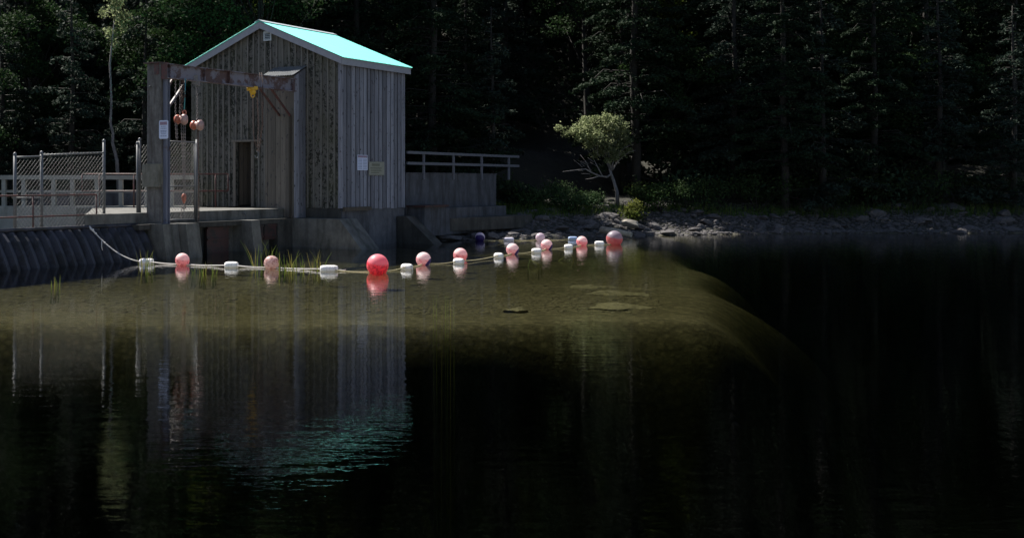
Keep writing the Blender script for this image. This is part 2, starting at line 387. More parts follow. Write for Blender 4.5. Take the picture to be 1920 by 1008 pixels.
def broad(seed, h, r, leaf, label, group, name='broadleaf_tree', bark='bark', zc=.3, lsize=.075, n=34, per=620, loc=(0, 0, 0)):
    rs = np.random.RandomState(seed)
    t = thing(name, label, 'tree', loc, group); o0 = Vector(loc)
    tk = MB(); tip = Vector((rs.uniform(-.5, .5), rs.uniform(-.5, .5), h * .8))
    P = lambda f: Vector((tip.x * f + .12 * math.sin(5 * f + seed), tip.y * f + .1 * math.cos(4 * f), tip.z * f)) + o0
    tk.tube([P(i / 8) for i in range(9)], [.03 + r * .05 * (1 - i / 8) for i in range(9)], 8)
    C = []; V = []
    for i in range(n):
        a = rs.uniform(0, 6.283); f = rs.uniform(zc, 1); rr = r * math.sqrt(max(.05, 1 - ((f - .55) / .55) ** 2)) * rs.uniform(.35, 1)
        c = np.array([tip.x * f + math.cos(a) * rr, tip.y * f + math.sin(a) * rr, h * f])
        sz = r * rs.uniform(.16, .34); k = int(per * (sz / (.25 * r)) ** 2)
        g = rs.normal(size=(k, 3)); g /= np.linalg.norm(g, axis=1)[:, None]; g *= (rs.uniform(.1, 1, k) ** .5)[:, None] * sz * np.array([1.25, 1.25, .62])
        g[:, 2] -= .25 * (g[:, 0] ** 2 + g[:, 1] ** 2) / sz
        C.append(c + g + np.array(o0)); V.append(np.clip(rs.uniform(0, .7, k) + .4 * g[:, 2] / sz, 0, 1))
        s = P(max(.12, f * .75)); e = Vector(c) + o0
        tk.tube([s, s.lerp(e, .5) + Vector((0, 0, -.1)), e], [.02 + r * .012, .02, .008], 5)
    obj('trunk', tk, M[bark], t)
    me = leafmesh('crown', np.concatenate(C) - np.array(o0), lsize, leaf, rs, .3, np.concatenate(V), .6)
    link('crown', me, t); return t
GF = 'trees of the dark forest behind the hut'
LC = 'dark shaded conifer in the forest behind the hut and the lake'
LB = 'dark shaded broadleaf tree in the forest behind the hut and the lake'
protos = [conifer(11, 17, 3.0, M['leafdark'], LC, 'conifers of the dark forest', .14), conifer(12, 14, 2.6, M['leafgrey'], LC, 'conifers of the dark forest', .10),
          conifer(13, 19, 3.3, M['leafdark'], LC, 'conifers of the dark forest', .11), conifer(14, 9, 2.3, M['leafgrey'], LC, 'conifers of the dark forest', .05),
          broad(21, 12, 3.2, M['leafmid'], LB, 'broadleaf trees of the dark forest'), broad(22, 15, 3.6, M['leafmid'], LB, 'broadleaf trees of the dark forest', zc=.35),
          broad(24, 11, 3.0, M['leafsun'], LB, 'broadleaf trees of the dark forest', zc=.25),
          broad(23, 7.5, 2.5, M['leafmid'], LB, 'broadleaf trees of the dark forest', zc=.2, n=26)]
rf = random.Random(5); spots = []
for row, (Y, step) in enumerate([(50.0, 2.5), (54, 2.7), (59, 3.1), (66, 3.8), (71, 3.4), (76, 3.6), (82, 3.8), (88, 4.2), (95, 4.4), (102, 4.6)]):
    x = -.275 * Y - 2.5
    while x < .57 * Y + 2:
        spots.append((row, x + rf.uniform(-.8, .8), Y + rf.uniform(-1.4, 1.6))); x += step * rf.uniform(.8, 1.2)
for x, Y in [(-11.5, 45.5), (-8.8, 44.5), (-6.4, 45.6), (-12.6, 43), (-4.6, 47), (-2.5, 46.5)]: spots.append((9, x, Y))
first = {}
for row, x, Y in spots:
    left = x / Y < -.05
    if row == 0: ch = rf.choice([3, 7, 1, 4] if left else [0, 2, 7, 3, 1])
    elif row == 9: ch = rf.choice([3, 7, 4])
    elif row == 1: ch = rf.choice([1, 3, 4, 0, 7] if left else [0, 6, 4, 2, 7])
    else: ch = rf.choice([0, 1, 2, 5, 4] if left or x / Y > .32 else [0, 1, 6, 5, 6])
    # keep the light path to the small shore tree clear
    z = float(T(x, Y)) - .1; s = rf.uniform(.85, 1.15)
    dx, dy = x - 11.4, Y - 49.2; al = dx * math.sin(SUN_AZ) + dy * math.cos(SUN_AZ); pe = abs(dx * math.cos(SUN_AZ) - dy * math.sin(SUN_AZ))
    if 0 < al < 14 and pe < 2.6:
        if al < 6: continue
        s = min(s, .62)
    p = protos[ch]; rz = rf.uniform(0, 6.28)
    pl_ = 'left of the hut' if x / Y < -.10 else 'directly behind the hut' if x / Y < .07 else 'between the hut and the shore tree' if x / Y < .2 else 'right of the shore tree'
    kd = 'broadleaf tree' if ch > 3 else 'conifer'
    if ch not in first: first[ch] = 1; p.location = (x, Y, z); p.rotation_euler.z = rz; p.scale = (s,) * 3; r_ = p
    else: r_ = dup(p, (x, Y, z), rz, s)
    r_['label'] = ('tall ' if ch in (0, 2, 5) else 'short bushy ' if ch in (3, 7) else 'grey-green ' if ch == 1 else 'sun-tinted yellow-green ' if ch == 6 else 'leafy ') + ('dark shaded ' if ch != 6 else 'half-shaded ') + kd + ' in the forest ' + pl_
    r_['group'] = kd + 's of the forest ' + pl_
# ---------------------------------------------------------------- pump hut
H = thing('pump_hut', 'tall weathered board hut with an aqua metal gable roof at the water', 'hut', W(2.8, -1.8, 1.13))
WU = 5.55; D = 3.72; ZB, ZE, ZR = 1.16, 5.46, 6.62
slope = (ZR - ZE) / (WU / 2)
def ztop(u): return ZE + slope * (u if u < WU / 2 else WU - u)
random.seed(4)
mb = MB()
DU0, DU1, DZ = 3.19, 3.77, 3.12
def gwall(u0, u1, z0):      # a piece of the gable wall following the rake
    pts = [u0] + ([WU / 2] if u0 < WU / 2 < u1 else []) + [u1]
    prof = [(u0, z0)] + [(u1, z0)] + [(p, ztop(p)) for p in pts[::-1]]
    return prof
for a, b, z0 in [(0.0, DU0, ZB), (DU0, DU1, DZ), (DU1, WU, ZB)]: mb.uprism(gwall(a, b, z0), 0, -.08, .5)
u = 0.02
while u < WU - .03:
    w_ = .195 + random.uniform(-.03, .03); c = random.random() * .6
    zb = ZB - .02 + random.uniform(-.01, .01)
    if u + w_ > DU0 and u < DU1: zb = DZ + .02
    mb.uprism(gwall(u, min(u + w_, WU), zb), .022 + random.uniform(-.004, .004), .002, c)
    u += w_ + .006
    bw = .05
    if not (DU0 < u < DU1):
        zb = ZB - .01
    else: zb = DZ + .02
    if u + bw < WU: mb.uprism(gwall(u - .02, u + bw - .02, zb), .056, .024, random.random() * .08 + .78)
    u += bw - .02
obj('front_wall', mb, M['gable'], H)
mb = MB(); v = 0.0
mb.uvbox(0, .07, -D, -.085, ZB, ZE - .02, .4)
t_ = -.05
while t_ > -D + .02:
    w_ = random.uniform(.185, .25); e = max(t_ - w_, -D); zb = ZB - .05 + random.choice([0, 0, .03, -.02])
    mb.uvbox(-.028 - random.uniform(0, .006), -.002, e + random.uniform(.018, .036), t_ - random.uniform(.018, .032), zb, ZE - .03, random.random())
    if random.random() < .25: mb.uvbox(-.043, -.0285, t_ - .028 - random.uniform(0, .02), t_ + .018, zb + .01, ZE - .035, random.random())
    t_ = e
mb.uvbox(-.035, .075, -.045, .05, ZB - .02, ZE - .03, .9)
bk = MB(); bk.uvbox(-.0015, -.0005, -D + .01, -.05, ZB, ZE - .03); obj('gap_shade_sheet', bk, M['dark'], H)  # dark sheet added behind the boards as shade in the gaps
obj('side_wall', mb, M['side'], H)
mb = MB(); mb.uvbox(WU - .07, WU - .005, -D, -.085, ZB, ZE - .02, .4); mb.uprism(gwall(.08, WU - .08, ZB), -D, -D + .08, .5)
obj('back_wall', mb, M['side'], H)
mb = MB(); mb.uvbox(.09, WU - .09, -D + .1, -.1, ZB - .03, ZB, .5); obj('floor_board', mb, M['doorwood'], H)
mb = MB(); mb.uvbox(DU0 - .06, DU1 + .08, -1.2, -1.15, ZB, DZ + .3); obj('doorway_shade_panel', mb, M['dark'], H)  # near-black panel standing for the shade behind the doorway
# door
mb = MB(); mb.uvbox(DU1 + .0, DU1 + .1, .046, .07, ZB, DZ + .0); mb.uvbox(DU0 - .1, DU0, .046, .065, ZB, DZ); mb.uvbox(DU0 - .42, DU1 + .14, .046, .10, DZ + .002, DZ + .06, .9)
dfm = obj('door_frame', mb, M['annexwood'], H)
mb = MB()
a_, b_ = W(DU1 - .02, -.1, 0), W(DU1 - .30, -.55, 0)
for i in range(4):
    p, q = a_.lerp(b_, i / 4), a_.lerp(b_, (i + .94) / 4)
    mb.bar((p.x, p.y, ZB + 1.0), (q.x, q.y, ZB + 1.0), .04, 1.92)
dr = obj('door', mb, M['doorwood'], H); dr['label'] = 'dark wooden door standing half open inwards'
mb = MB(); hp = a_.lerp(b_, .88); mb.ball((hp.x + .05, hp.y - .04, 2.1), .03, 8); obj('door_handle', mb, M['chain'], dr)
# vent
mb = MB(); vu, vz = 2.56, 6.27
for (a, b, c, d) in [(-.14, .14, .1, .14), (-.14, .14, -.14, -.1), (-.14, -.1, -.1, .1), (.1, .14, -.1, .1)]: mb.uvbox(vu + a, vu + b, .05, .10, vz + c, vz + d)
vf = obj('gable_vent', mb, M['ventm'], H)
mb = MB(); mb.uvbox(vu - .1, vu + .1, .057, .062, vz - .1, vz + .1); obj('vent_shade_plate', mb, M['dark'], vf)  # dark plate painted as the shade behind the louvres
mb = MB()
for i in range(4):
    z = vz - .075 + i * .05; p = [W(vu - .1, .066, z + .02), W(vu + .1, .066, z + .02), W(vu + .1, .094, z - .006), W(vu - .1, .094, z - .006)]
    mb.hexa([p[0], p[1], p[2], p[3]] + [x + Vector((0, 0, .006)) for x in p])
obj('vent_louvre', mb, M['ventm'], vf)
# roof
OH = .15; VF, VB = .2, -D - .14
def corr(mb, ua, za, ub, zb, v0, v1, pitch=.08, amp=.011, th=.006, seg=6):   # corrugated sheet, ridges running down the slope
    n_ = int(abs(v1 - v0) / pitch * seg); L = math.hypot(ub - ua, zb - za); nu, nz = -(zb - za) / L, (ub - ua) / L
    if nz < 0: nu, nz = -nu, -nz
    vs = []
    for i in range(n_ + 1):
        v_ = v0 + (v1 - v0) * i / n_; o_ = amp * math.sin(2 * math.pi * i / seg)
        for (uu, zz) in ((ua, za), (ub, zb)):
            vs.append(W(uu + nu * o_, v_, zz + nz * o_))
        for (uu, zz) in ((ua, za), (ub, zb)):
            vs.append(W(uu + nu * (o_ - th), v_, zz + nz * (o_ - th)))
    fs = []
    for i in range(n_):
        a = 4 * i; b = a + 4
        fs += [(a, a + 1, b + 1, b), (a + 2, b + 2, b + 3, a + 3), (a, b, b + 2, a + 2), (a + 1, a + 3, b + 3, b + 1)]
    fs += [(0, 2, 3, 1), (4 * n_, 4 * n_ + 1, 4 * n_ + 3, 4 * n_ + 2)]
    mb.add(vs, fs, .5, False)
RU = WU / 2; rz = ZR + .11
mb = MB()
corr(mb, RU, rz, -OH - .06, rz - slope * (RU + OH + .06), VF + .03, VB - .03)
corr(mb, RU, rz, WU + OH + .06, rz - slope * (RU + OH + .06), VF + .03, VB - .03)
rfo = obj('roof', mb, M['roof'], H)
mb = MB()
for sgn in (1, -1):
    mb.uprism([(RU, rz + .035), (RU + sgn * .16, rz + .035 - slope * .16), (RU + sgn * .16, rz + .022 - slope * .16), (RU, rz + .022)], VF + .05, VB - .05)
obj('ridge_cap', mb, M['ventm'], rfo)
mb = MB(); e = -OH; ze = rz - .025 - slope * (RU + OH); fh = .2
mb.uprism([(RU, rz - .025), (e, ze), (e, ze - fh), (RU, rz - .025 - fh)], VF, VF - .03)
mb.uprism([(RU, rz - .025), (RU, rz - .025 - fh), (WU + OH, ze - fh), (WU + OH, ze)], VF, VF - .03)
mb.uprism([(RU, rz - .025), (e, ze), (e, ze - fh), (RU, rz - .025 - fh)], VB, VB + .03)
mb.uprism([(RU, rz - .025), (RU, rz - .025 - fh), (WU + OH, ze - fh), (WU + OH, ze)], VB, VB + .03)
mb.uvbox(e - .005, e + .025, VB, VF, ze - fh - .005, ze + .005); mb.uvbox(WU + OH - .025, WU + OH + .005, VB, VF, ze - fh - .005, ze + .005)
obj('fascia', mb, M['trim'], H)
mb = MB()   # soffits under the overhang
for sgn in (1, -1):
    ua = RU; ub = RU - sgn * (RU + OH - .03)
    mb.uprism([(ua, rz - .06), (ub, rz - .06 - slope * (RU + OH - .03)), (ub, rz - .08 - slope * (RU + OH - .03)), (ua, rz - .08)], VF - .032, VB + .032)
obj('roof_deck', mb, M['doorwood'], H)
mb = MB(); mb.uvbox(-.10, -.045, -1.55, -.02, ZB - .1, ZB + .015); obj('sill_beam', mb, M['doorwood'], H)
# annex against the gable
A0, A1, AV = 1.21, 2.28, .6
mb = MB(); random.seed(8)
mb.uvbox(A0 + .03, A1 - .03, .05, AV - .03, .86, 4.98, .3)
u = A0
while u < A1 - .01:
    w_ = min(random.uniform(.13, .2), A1 - u); mb.uvbox(u + .004, u + w_ - .004, AV - .028, AV + random.uniform(-.004, .006), .86, 4.98, random.random()); u += w_
an = obj('annex', mb, M['annexwood'], H); an['label'] = 'narrow board annex built against the front gable'
mb = MB()
for a, b in ((.05, .22), (.228, .40), (.408, AV + .01)): mb.hexa([W(A0 - .002, a, .86), W(A0 + .028, a, .86), W(A0 + .028, b, .86), W(A0 - .002, b, .86), W(A0 - .002, a, 5.28 - a * .5), W(A0 + .028, a, 5.28 - a * .5), W(A0 + .028, b, 5.28 - b * .5), W(A0 - .002, b, 5.28 - b * .5)])
obj('annex_side', mb, M['side'], an)
mb = MB(); nseg = 84; L0 = []
vs = []
for i in range(nseg + 1):
    uu = A0 - .04 + (A1 + .09 - A0) * i / nseg; o_ = .012 * math.sin(i * 2 * math.pi / 6)
    vs += [W(uu, .03, 5.32 + o_), W(uu, AV + .16, 5.0 + o_), W(uu, .03, 5.314 + o_), W(uu, AV + .16, 4.994 + o_)]
fs = []
for i in range(nseg):
    a = 4 * i; b = a + 4; fs += [(a, a + 1, b + 1, b), (a + 2, b + 2, b + 3, a + 3), (a + 1, a + 3, b + 3, b + 1), (a, b, b + 2, a + 2)]
mb.add(vs, fs, .5, False); obj('annex_roof', mb, M['tin'], an)
# signs on the side wall
def textlines(mb, org, du, dv_, w_, rows, seed, h_=.018, nrm=(0, 0, 0)):
    rr = random.Random(seed); du = Vector(du); nrm = Vector(nrm)
    for (z, x0, x1) in rows:
        x = x0
        while x < x1 - .01:
            l_ = rr.uniform(.025, .07); e = min(x + l_, x1)
            p = org + du * x + Vector((0, 0, z)); q = org + du * e + Vector((0, 0, z))
            mb.hexa([p, q, q + nrm * .002, p + nrm * .002, p + Vector((0, 0, h_)), q + Vector((0, 0, h_)), q + Vector((0, 0, h_)) + nrm * .002, p + Vector((0, 0, h_)) + nrm * .002])
            x = e + .012
NG = W(-1, 0, 0) - W(0, 0, 0); DD = W(0, -1, 0) - W(0, 0, 0); NN = -DD; GG = -NG
S = thing('notice_sign', 'white notice with a red header band and two columns of print', 'sign', W(-.06, -1.1, 2.25))
mb = MB(); mb.uvbox(-.062, -.05, vt(686, 0), vt(667, 0), 2.25, 2.70); obj('panel', mb, M['signw'], S)
o_ = W(-.0622, vt(667, 0), 2.25); wd = abs(vt(686, 0) - vt(667, 0))
mb = MB(); p = [o_ + DD * .02 + Vector((0, 0, .37)), o_ + DD * (wd - .02) + Vector((0, 0, .37))]
mb.hexa([p[0], p[1], p[1] + NG * .002, p[0] + NG * .002] + [x + Vector((0, 0, .065)) for x in [p[0], p[1], p[1] + NG * .002, p[0] + NG * .002]]); obj('header_band', mb, M['signr'], S)
mb = MB(); textlines(mb, o_, DD, 0, 0, [(z, a + .0, b) for z in (.04, .085, .13, .175, .22, .265, .31) for (a, b) in ((.04, wd * .45), (wd * .55, wd - .04))], 3, .02, NG)
for x in (.03, wd * .48, wd - .05): textlines(mb, o_ + NG * .0025, DD, 0, 0, [(.375, x, x + .02)], 2, .055, NG)
obj('lettering', mb, M['signk'], S)
S = thing('board_sign', 'yellowed ragged-edged board with faded lettering beside the white notice', 'sign', W(-.06, -1.85, 2.1))
mb = MB(); t0, t1 = vt(688.5, 0), vt(717, 0); nn = 14; pts = []
rr = random.Random(2)
up_ = [(t0 + (t1 - t0) * i / (2 * nn), 2.50 + (.022 if i % 2 else -.012) + rr.uniform(-.006, .006)) for i in range(2 * nn + 1)]
dn_ = [(t0 + (t1 - t0) * i / (2 * nn), 2.11 - (.02 if i % 2 else -.012)) for i in range(2 * nn + 1)]
for i in range(2 * nn):
    a, b, c, d = dn_[i], dn_[i + 1], up_[i + 1], up_[i]
    mb.hexa([W(-.05, a[0], a[1]), W(-.05, b[0], b[1]), W(-.068, b[0], b[1]), W(-.068, a[0], a[1]), W(-.05, d[0], d[1]), W(-.05, c[0], c[1]), W(-.068, c[0], c[1]), W(-.068, d[0], d[1])], .5)
obj('panel', mb, M['signy'], S)
mb = MB(); o_ = W(-.0685, t0, 2.11); textlines(mb, o_, DD, 0, 0, [(.27, .16, .62)], 5, .075, NG); textlines(mb, o_, DD, 0, 0, [(.19, .08, .74), (.12, .1, .72), (.055, .12, .6)], 6, .035, NG)
obj('lettering', mb, M['signyk'], S)
# ---------------------------------------------------------------- concrete
def cthing(name, label, cat, mb, m, base): return tmesh(name, mb, m, label, cat, base)
PF = thing('pier_foundation', 'dark concrete pier under the hut with a sloping buttress at its right end', 'pier', W(1, -1, 0))
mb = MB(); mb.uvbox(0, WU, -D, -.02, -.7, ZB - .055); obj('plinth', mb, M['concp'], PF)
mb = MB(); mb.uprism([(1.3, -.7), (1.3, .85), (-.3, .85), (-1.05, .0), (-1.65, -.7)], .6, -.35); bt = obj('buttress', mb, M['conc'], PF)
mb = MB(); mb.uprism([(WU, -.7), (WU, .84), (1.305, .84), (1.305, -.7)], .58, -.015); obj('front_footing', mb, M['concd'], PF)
mb = MB(); mb.uvbox(.02, 1.2, -.018, .04, .853, ZB - .03); obj('gable_kerb', mb, M['concd'], PF)
IN = thing('intake_wall', 'dark low concrete intake wall with piers below the hoist gantry', 'wall', W(2, 4, 0))
mb = MB(); mb.uvbox(1.75, 3.2, .585, 7.2, -.7, .85); mb.uvbox(1.3, 1.748, .6, 7.3, .72, .852)
mb.uvbox(1.3, 1.748, .6, 1.35, -.7, .718); mb.uvbox(1.3, 1.748, 5.0, 5.5, -.7, .718)
obj('wall_face', mb, M['concd'], IN)
for (u0, u1, v0, v1) in ((.98, 1.76, 2.68, 3.08), (.70, 1.28, 5.7, 6.22), (.92, 1.6, 6.26, 6.85)):
    mb = MB(); mb.uprism([(u1, -.7), (u1, .858), (u0, .858), (u0 - .12, 0), (u0 - .25, -.7)], v0, v1)
    obj('pier', mb, M['conc'], IN)
for v0, v1, uu in ((1.4, 1.98, 1.32), (2.02, 2.62, 1.32), (3.5, 4.45, 1.42)):
    mb = MB(); mb.uvbox(uu, uu + .06, v0, v1, -.3 if uu > 1.4 else .28, .715)
    for k in range(2): mb.uvbox(uu - .03, uu, v0, v1, .35 + .3 * k, .4 + .3 * k)
    obj('sluice_gate', mb, M['rustd'], IN)
# raised deck
mb = MB(); P0 = [W(1.6, .62, 0), W(1.6, 8.9, 0), at(172, 394, 1.13), at(190, 391, 1.13), W(4.5, 4.2, 0), W(6.2, .6, 0)]
mb.prism([(p.x, p.y) for p in (W(1.6, .62, 0), W(1.6, 8.9, 0), at(166, 397.5, 1.13), at(176, 388, 1.13), at(345, 386, 1.13), W(WU + .4, .62, 0))], .0, 1.13)
cthing('deck_slab', 'raised concrete deck slab with a sunlit top edge before the hut door', 'deck', mb, M['conc'], W(2.4, 4, 0))
mb = MB(); mb.box(-7.4, -3.5, 38.2, 44, -.2, 1.12)
cthing('approach_slab', 'flat concrete approach behind the gate, left of the hut', 'slab', mb, M['conc'], (-5, 40, 0))
# wing walls right of hut
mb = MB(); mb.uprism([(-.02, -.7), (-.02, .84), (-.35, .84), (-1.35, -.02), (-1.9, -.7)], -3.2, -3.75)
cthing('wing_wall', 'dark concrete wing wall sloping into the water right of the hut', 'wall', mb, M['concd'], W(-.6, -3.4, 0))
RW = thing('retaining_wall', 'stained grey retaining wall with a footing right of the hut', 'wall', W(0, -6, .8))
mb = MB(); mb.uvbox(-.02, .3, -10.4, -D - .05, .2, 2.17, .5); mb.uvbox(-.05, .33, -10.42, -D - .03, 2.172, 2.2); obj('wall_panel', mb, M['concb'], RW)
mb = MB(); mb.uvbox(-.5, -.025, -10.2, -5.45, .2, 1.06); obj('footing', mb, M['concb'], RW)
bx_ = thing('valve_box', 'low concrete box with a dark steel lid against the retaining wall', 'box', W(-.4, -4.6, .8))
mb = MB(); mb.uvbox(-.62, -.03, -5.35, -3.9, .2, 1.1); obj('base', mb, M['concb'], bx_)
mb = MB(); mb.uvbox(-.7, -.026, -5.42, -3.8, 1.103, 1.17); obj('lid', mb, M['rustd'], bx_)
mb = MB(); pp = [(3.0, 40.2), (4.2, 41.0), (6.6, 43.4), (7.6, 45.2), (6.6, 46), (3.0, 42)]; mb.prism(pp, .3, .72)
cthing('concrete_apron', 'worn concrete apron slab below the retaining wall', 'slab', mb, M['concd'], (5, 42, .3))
RL = thing('guard_rail', 'grey two-bar guard rail on the retaining wall', 'railing', W(-.1, -7, 2))
for z in (2.83, 2.49):
    mb = MB(); mb.bar(W(-.09, -D - .02, z), W(-.09, -12.2, z), .05, .085); obj('rail', mb, M['rail'], RL)
for px in (792, 848, 901, 952):
    mb = MB(); vv = vt(px, 0); mb.uvbox(-.07, -.021, vv - .05, vv + .05, 1.98, 2.8); mb.uvbox(-.021, .03, vv - .12, vv - .055, 1.98, 2.85); obj('post', mb, M['rail'], RL)
# dam apron: corrugated sheet face
DA = thing('dam_face', 'curved dark corrugated steel dam face with a dark top pipe', 'dam', W(1.4, 10, 0))
mb = MB(); seg = 8; pitch = .30; v0, v1 = 7.0, 15.0; nn = int((v1 - v0) / pitch * seg); vs = []
prof = [(.88, -.6), (1.04, .0), (1.18, .3), (1.36, .6), (1.56, .8)]
for i in range(nn + 1):
    vv = v0 + (v1 - v0) * i / nn; ph = (i % seg) / seg; o_ = .09 if ph < .5 else -.05
    if ph in (0.0, .5): o_ = .012
    bend = .05 * math.sin((vv - 7) * .7)
    for (uu, z) in prof: vs.append(W(uu - o_ + bend, vv, z))
k = len(prof); fs = [(i * k + j, i * k + j + 1, (i + 1) * k + j + 1, (i + 1) * k + j) for i in range(nn) for j in range(k - 1)]
mb.add(vs, fs, .5); obj('corrugated_sheet', mb, M['sheet'], DA)
mb = MB(); mb.tube([W(1.57 + .05 * math.sin((7 + 8 * i / 20 - 7) * .7), 7 + 8 * i / 20, .835) for i in range(21)], .05, 10); obj('top_pipe', mb, M['sheet'], DA)
mb = MB(); mb.uvbox(1.64, 2.3, 7.25, 15, -.5, .80); obj('crest_kerb', mb, M['conc'], DA)
# ---------------------------------------------------------------- parapet bridge on the left
BP = thing('parapet', 'pale concrete post-and-rail parapet along the dam walkway', 'parapet', (-8, 38.6, 1))
def lx(px, Y): return (px - CX) / F * Y
Yp = 38.6
def pzz(py, Y=Yp): return ZC - (py - HOR) / F * Y
x0_, x1_ = lx(-40, Yp), lx(372, Yp)
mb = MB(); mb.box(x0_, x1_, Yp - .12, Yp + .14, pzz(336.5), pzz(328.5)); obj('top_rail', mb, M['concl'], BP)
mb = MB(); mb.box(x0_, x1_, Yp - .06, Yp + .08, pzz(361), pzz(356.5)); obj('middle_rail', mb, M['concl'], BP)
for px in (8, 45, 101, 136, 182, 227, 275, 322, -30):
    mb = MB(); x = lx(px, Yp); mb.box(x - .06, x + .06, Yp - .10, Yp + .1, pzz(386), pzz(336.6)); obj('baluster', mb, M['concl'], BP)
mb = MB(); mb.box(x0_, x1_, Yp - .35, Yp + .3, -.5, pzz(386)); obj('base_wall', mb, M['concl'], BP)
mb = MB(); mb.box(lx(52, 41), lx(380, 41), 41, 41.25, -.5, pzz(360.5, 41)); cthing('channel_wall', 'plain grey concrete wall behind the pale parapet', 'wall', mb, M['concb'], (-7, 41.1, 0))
# ---------------------------------------------------------------- railings, fences
def pipe(parent, a, b, r, m, name): mb = MB(); mb.tube([a, b], r, 8); return obj(name, mb, m, parent)
RR = thing('pipe_railing', 'rusty red low pipe railing at the left end of the dam', 'railing', W(1.75, 11, .85))
for z in (1.6, 1.12): pipe(RR, W(1.72, vt(181, 1.72), z), W(1.72, 14, z), .02, M['rust'], 'rail')
for px in (62, 181): pipe(RR, W(1.72, vt(px, 1.72), .78), W(1.72, vt(px, 1.72), 1.6), .022, M['rust'], 'post')
RB = thing('pipe_railing', 'rusty red pipe railing behind the gate and before the hut gable', 'railing', (-5, 37.8, 1.13))
pa, pb = ad(154, 326, 37.6), W(3.72, .5, 2.15)
for z in (2.14, 1.63): pipe(RB, (pa.x, pa.y, z), (pb.x, pb.y, z), .022, M['rust'], 'rail')
for px, zb in ((154, 1.63), (186, 1.0), (403, 1.13), (427, 1.63), (300, 1.13), (250, 1.1)):
    tt = ((px - 154) / 273.); q = pa.lerp(pb, tt); pipe(RB, (q.x, q.y, zb), (q.x, q.y, 2.14), .024, M['rust'], 'post')
def chainlink(a, b, z0, z1a, z1b, sp=.115, r=.0022, extra=0):
    a, b = Vector(a), Vector(b); L = (b - a).length; d = (b - a) / L; mb = MB(); H_ = max(z1a, z1b) - z0
    k = int((L + H_) / sp)
    top = lambda s: z1a + (z1b - z1a) * s / L
    for sg in (1, -1):
        for i in range(k + 1):
            # line s = s0 + sg*(z-z0)
            s0 = (i * sp - H_) if sg == 1 else i * sp
            zs = []
            for j in range(41):
                h = H_ * j / 40; s = s0 + sg * h
                if 0 <= s <= L and z0 + h <= top(s) + extra: zs.append(h)
            if len(zs) < 2: continue
            h0, h1 = zs[0], zs[-1]; off = Vector((-d.y, d.x, 0)) * .003 * sg
            p = a + d * (s0 + sg * h0) + off; q = a + d * (s0 + sg * h1) + off
            mb.bar((p.x, p.y, z0 + h0), (q.x, q.y, z0 + h1), r * 2, r * 2)
    return mb
FU = 1.9
FN = thing('chain_link_fence', 'galvanised chain-link fence of two panels beside the dam crest', 'fence', W(FU, 9.5, .85))
v28, v78, v195 = vt(28, FU), vt(78, FU), vt(195, FU)
def yz(px, py, u): p = W(u, vt(px, u), 0); return ZC - (py - HOR) / F * p.y
for vv, zt, zb in ((v28, yz(28, 291, FU), .75), (v78, yz(78, 288, FU), .75), (v195, yz(195, 266, FU), 1.13)):
    mb = MB(); mb.tube([W(FU, vv, zb), W(FU, vv, zt)], .038, 10); mb.lathe([(.042, 0), (.042, .03), (.028, .055), (.006, .068)], W(FU, vv, zt), 'z', 10); obj('post', mb, M['galv'], FN)
pipe(FN, W(FU, v28, yz(28, 295, FU)), W(FU, v78, yz(78, 293, FU)), .021, M['galv'], 'top_rail')
pipe(FN, W(FU, v78, yz(78, 291, FU)), W(FU, v195, yz(195, 286, FU)), .021, M['galv'], 'top_rail')
pipe(FN, W(FU, v28, yz(28, 371, FU)), W(FU, v78, yz(78, 371, FU)), .018, M['galv'], 'brace_rail')
obj('wire_mesh', chainlink(W(FU - .03, v28, 0), W(FU - .03, v78, 0), .82, yz(28, 295, FU), yz(78, 293, FU)), M['wire'], FN)
obj('wire_mesh', chainlink(W(FU - .03, v78, 0), W(FU - .03, v195, 0), .82, yz(78, 291, FU), yz(195, 286, FU), extra=.06), M['wire'], FN)
F2 = thing('chain_link_fence', 'narrow chain-link panel on a tall post left of the concrete column', 'fence', W(FU, 6.6, 1.13))
for px, py in ((258, 270), (262, 263)):
    vv = vt(px, FU); zt = yz(px, py, FU)
    mb = MB(); mb.tube([W(FU, vv, 1.13), W(FU, vv, zt)], .035, 10); mb.lathe([(.04, 0), (.04, .03), (.028, .055), (.006, .068)], W(FU, vv, zt), 'z', 10); obj('post', mb, M['galv'], F2)
obj('wire_mesh', chainlink(W(FU - .03, vt(263, FU), 0), W(FU - .03, vt(290, FU), 0), 1.2, yz(263, 272, FU), yz(290, 272, FU), extra=.05), M['wire'], F2)
GU = 1.42
GT = thing('mesh_gate', 'narrow chain-link gate between the concrete column and the deck', 'gate', W(GU, 5.6, .85))
g0, g1 = vt(315, GU), vt(365, GU); zt, zb = yz(340, 266, GU), .93
for vv in (g0, g1): pipe(GT, W(GU, vv, zb - .03), W(GU, vv, zt + .02), .022, M['galv'], 'stile')
for z in (zt, yz(350, 349, GU), zb): pipe(GT, W(GU, g0, z), W(GU, g1, z), .02, M['galv'], 'cross_rail')
obj('wire_mesh', chainlink(W(GU + .02, g0, 0), W(GU + .02, g1, 0), zb, zt, zt), M['wire'], GT)
pipe(GT, W(GU, g1 - .09, .85), W(GU, g1 - .09, zt + .08), .035, M['galv'], 'gate_post')
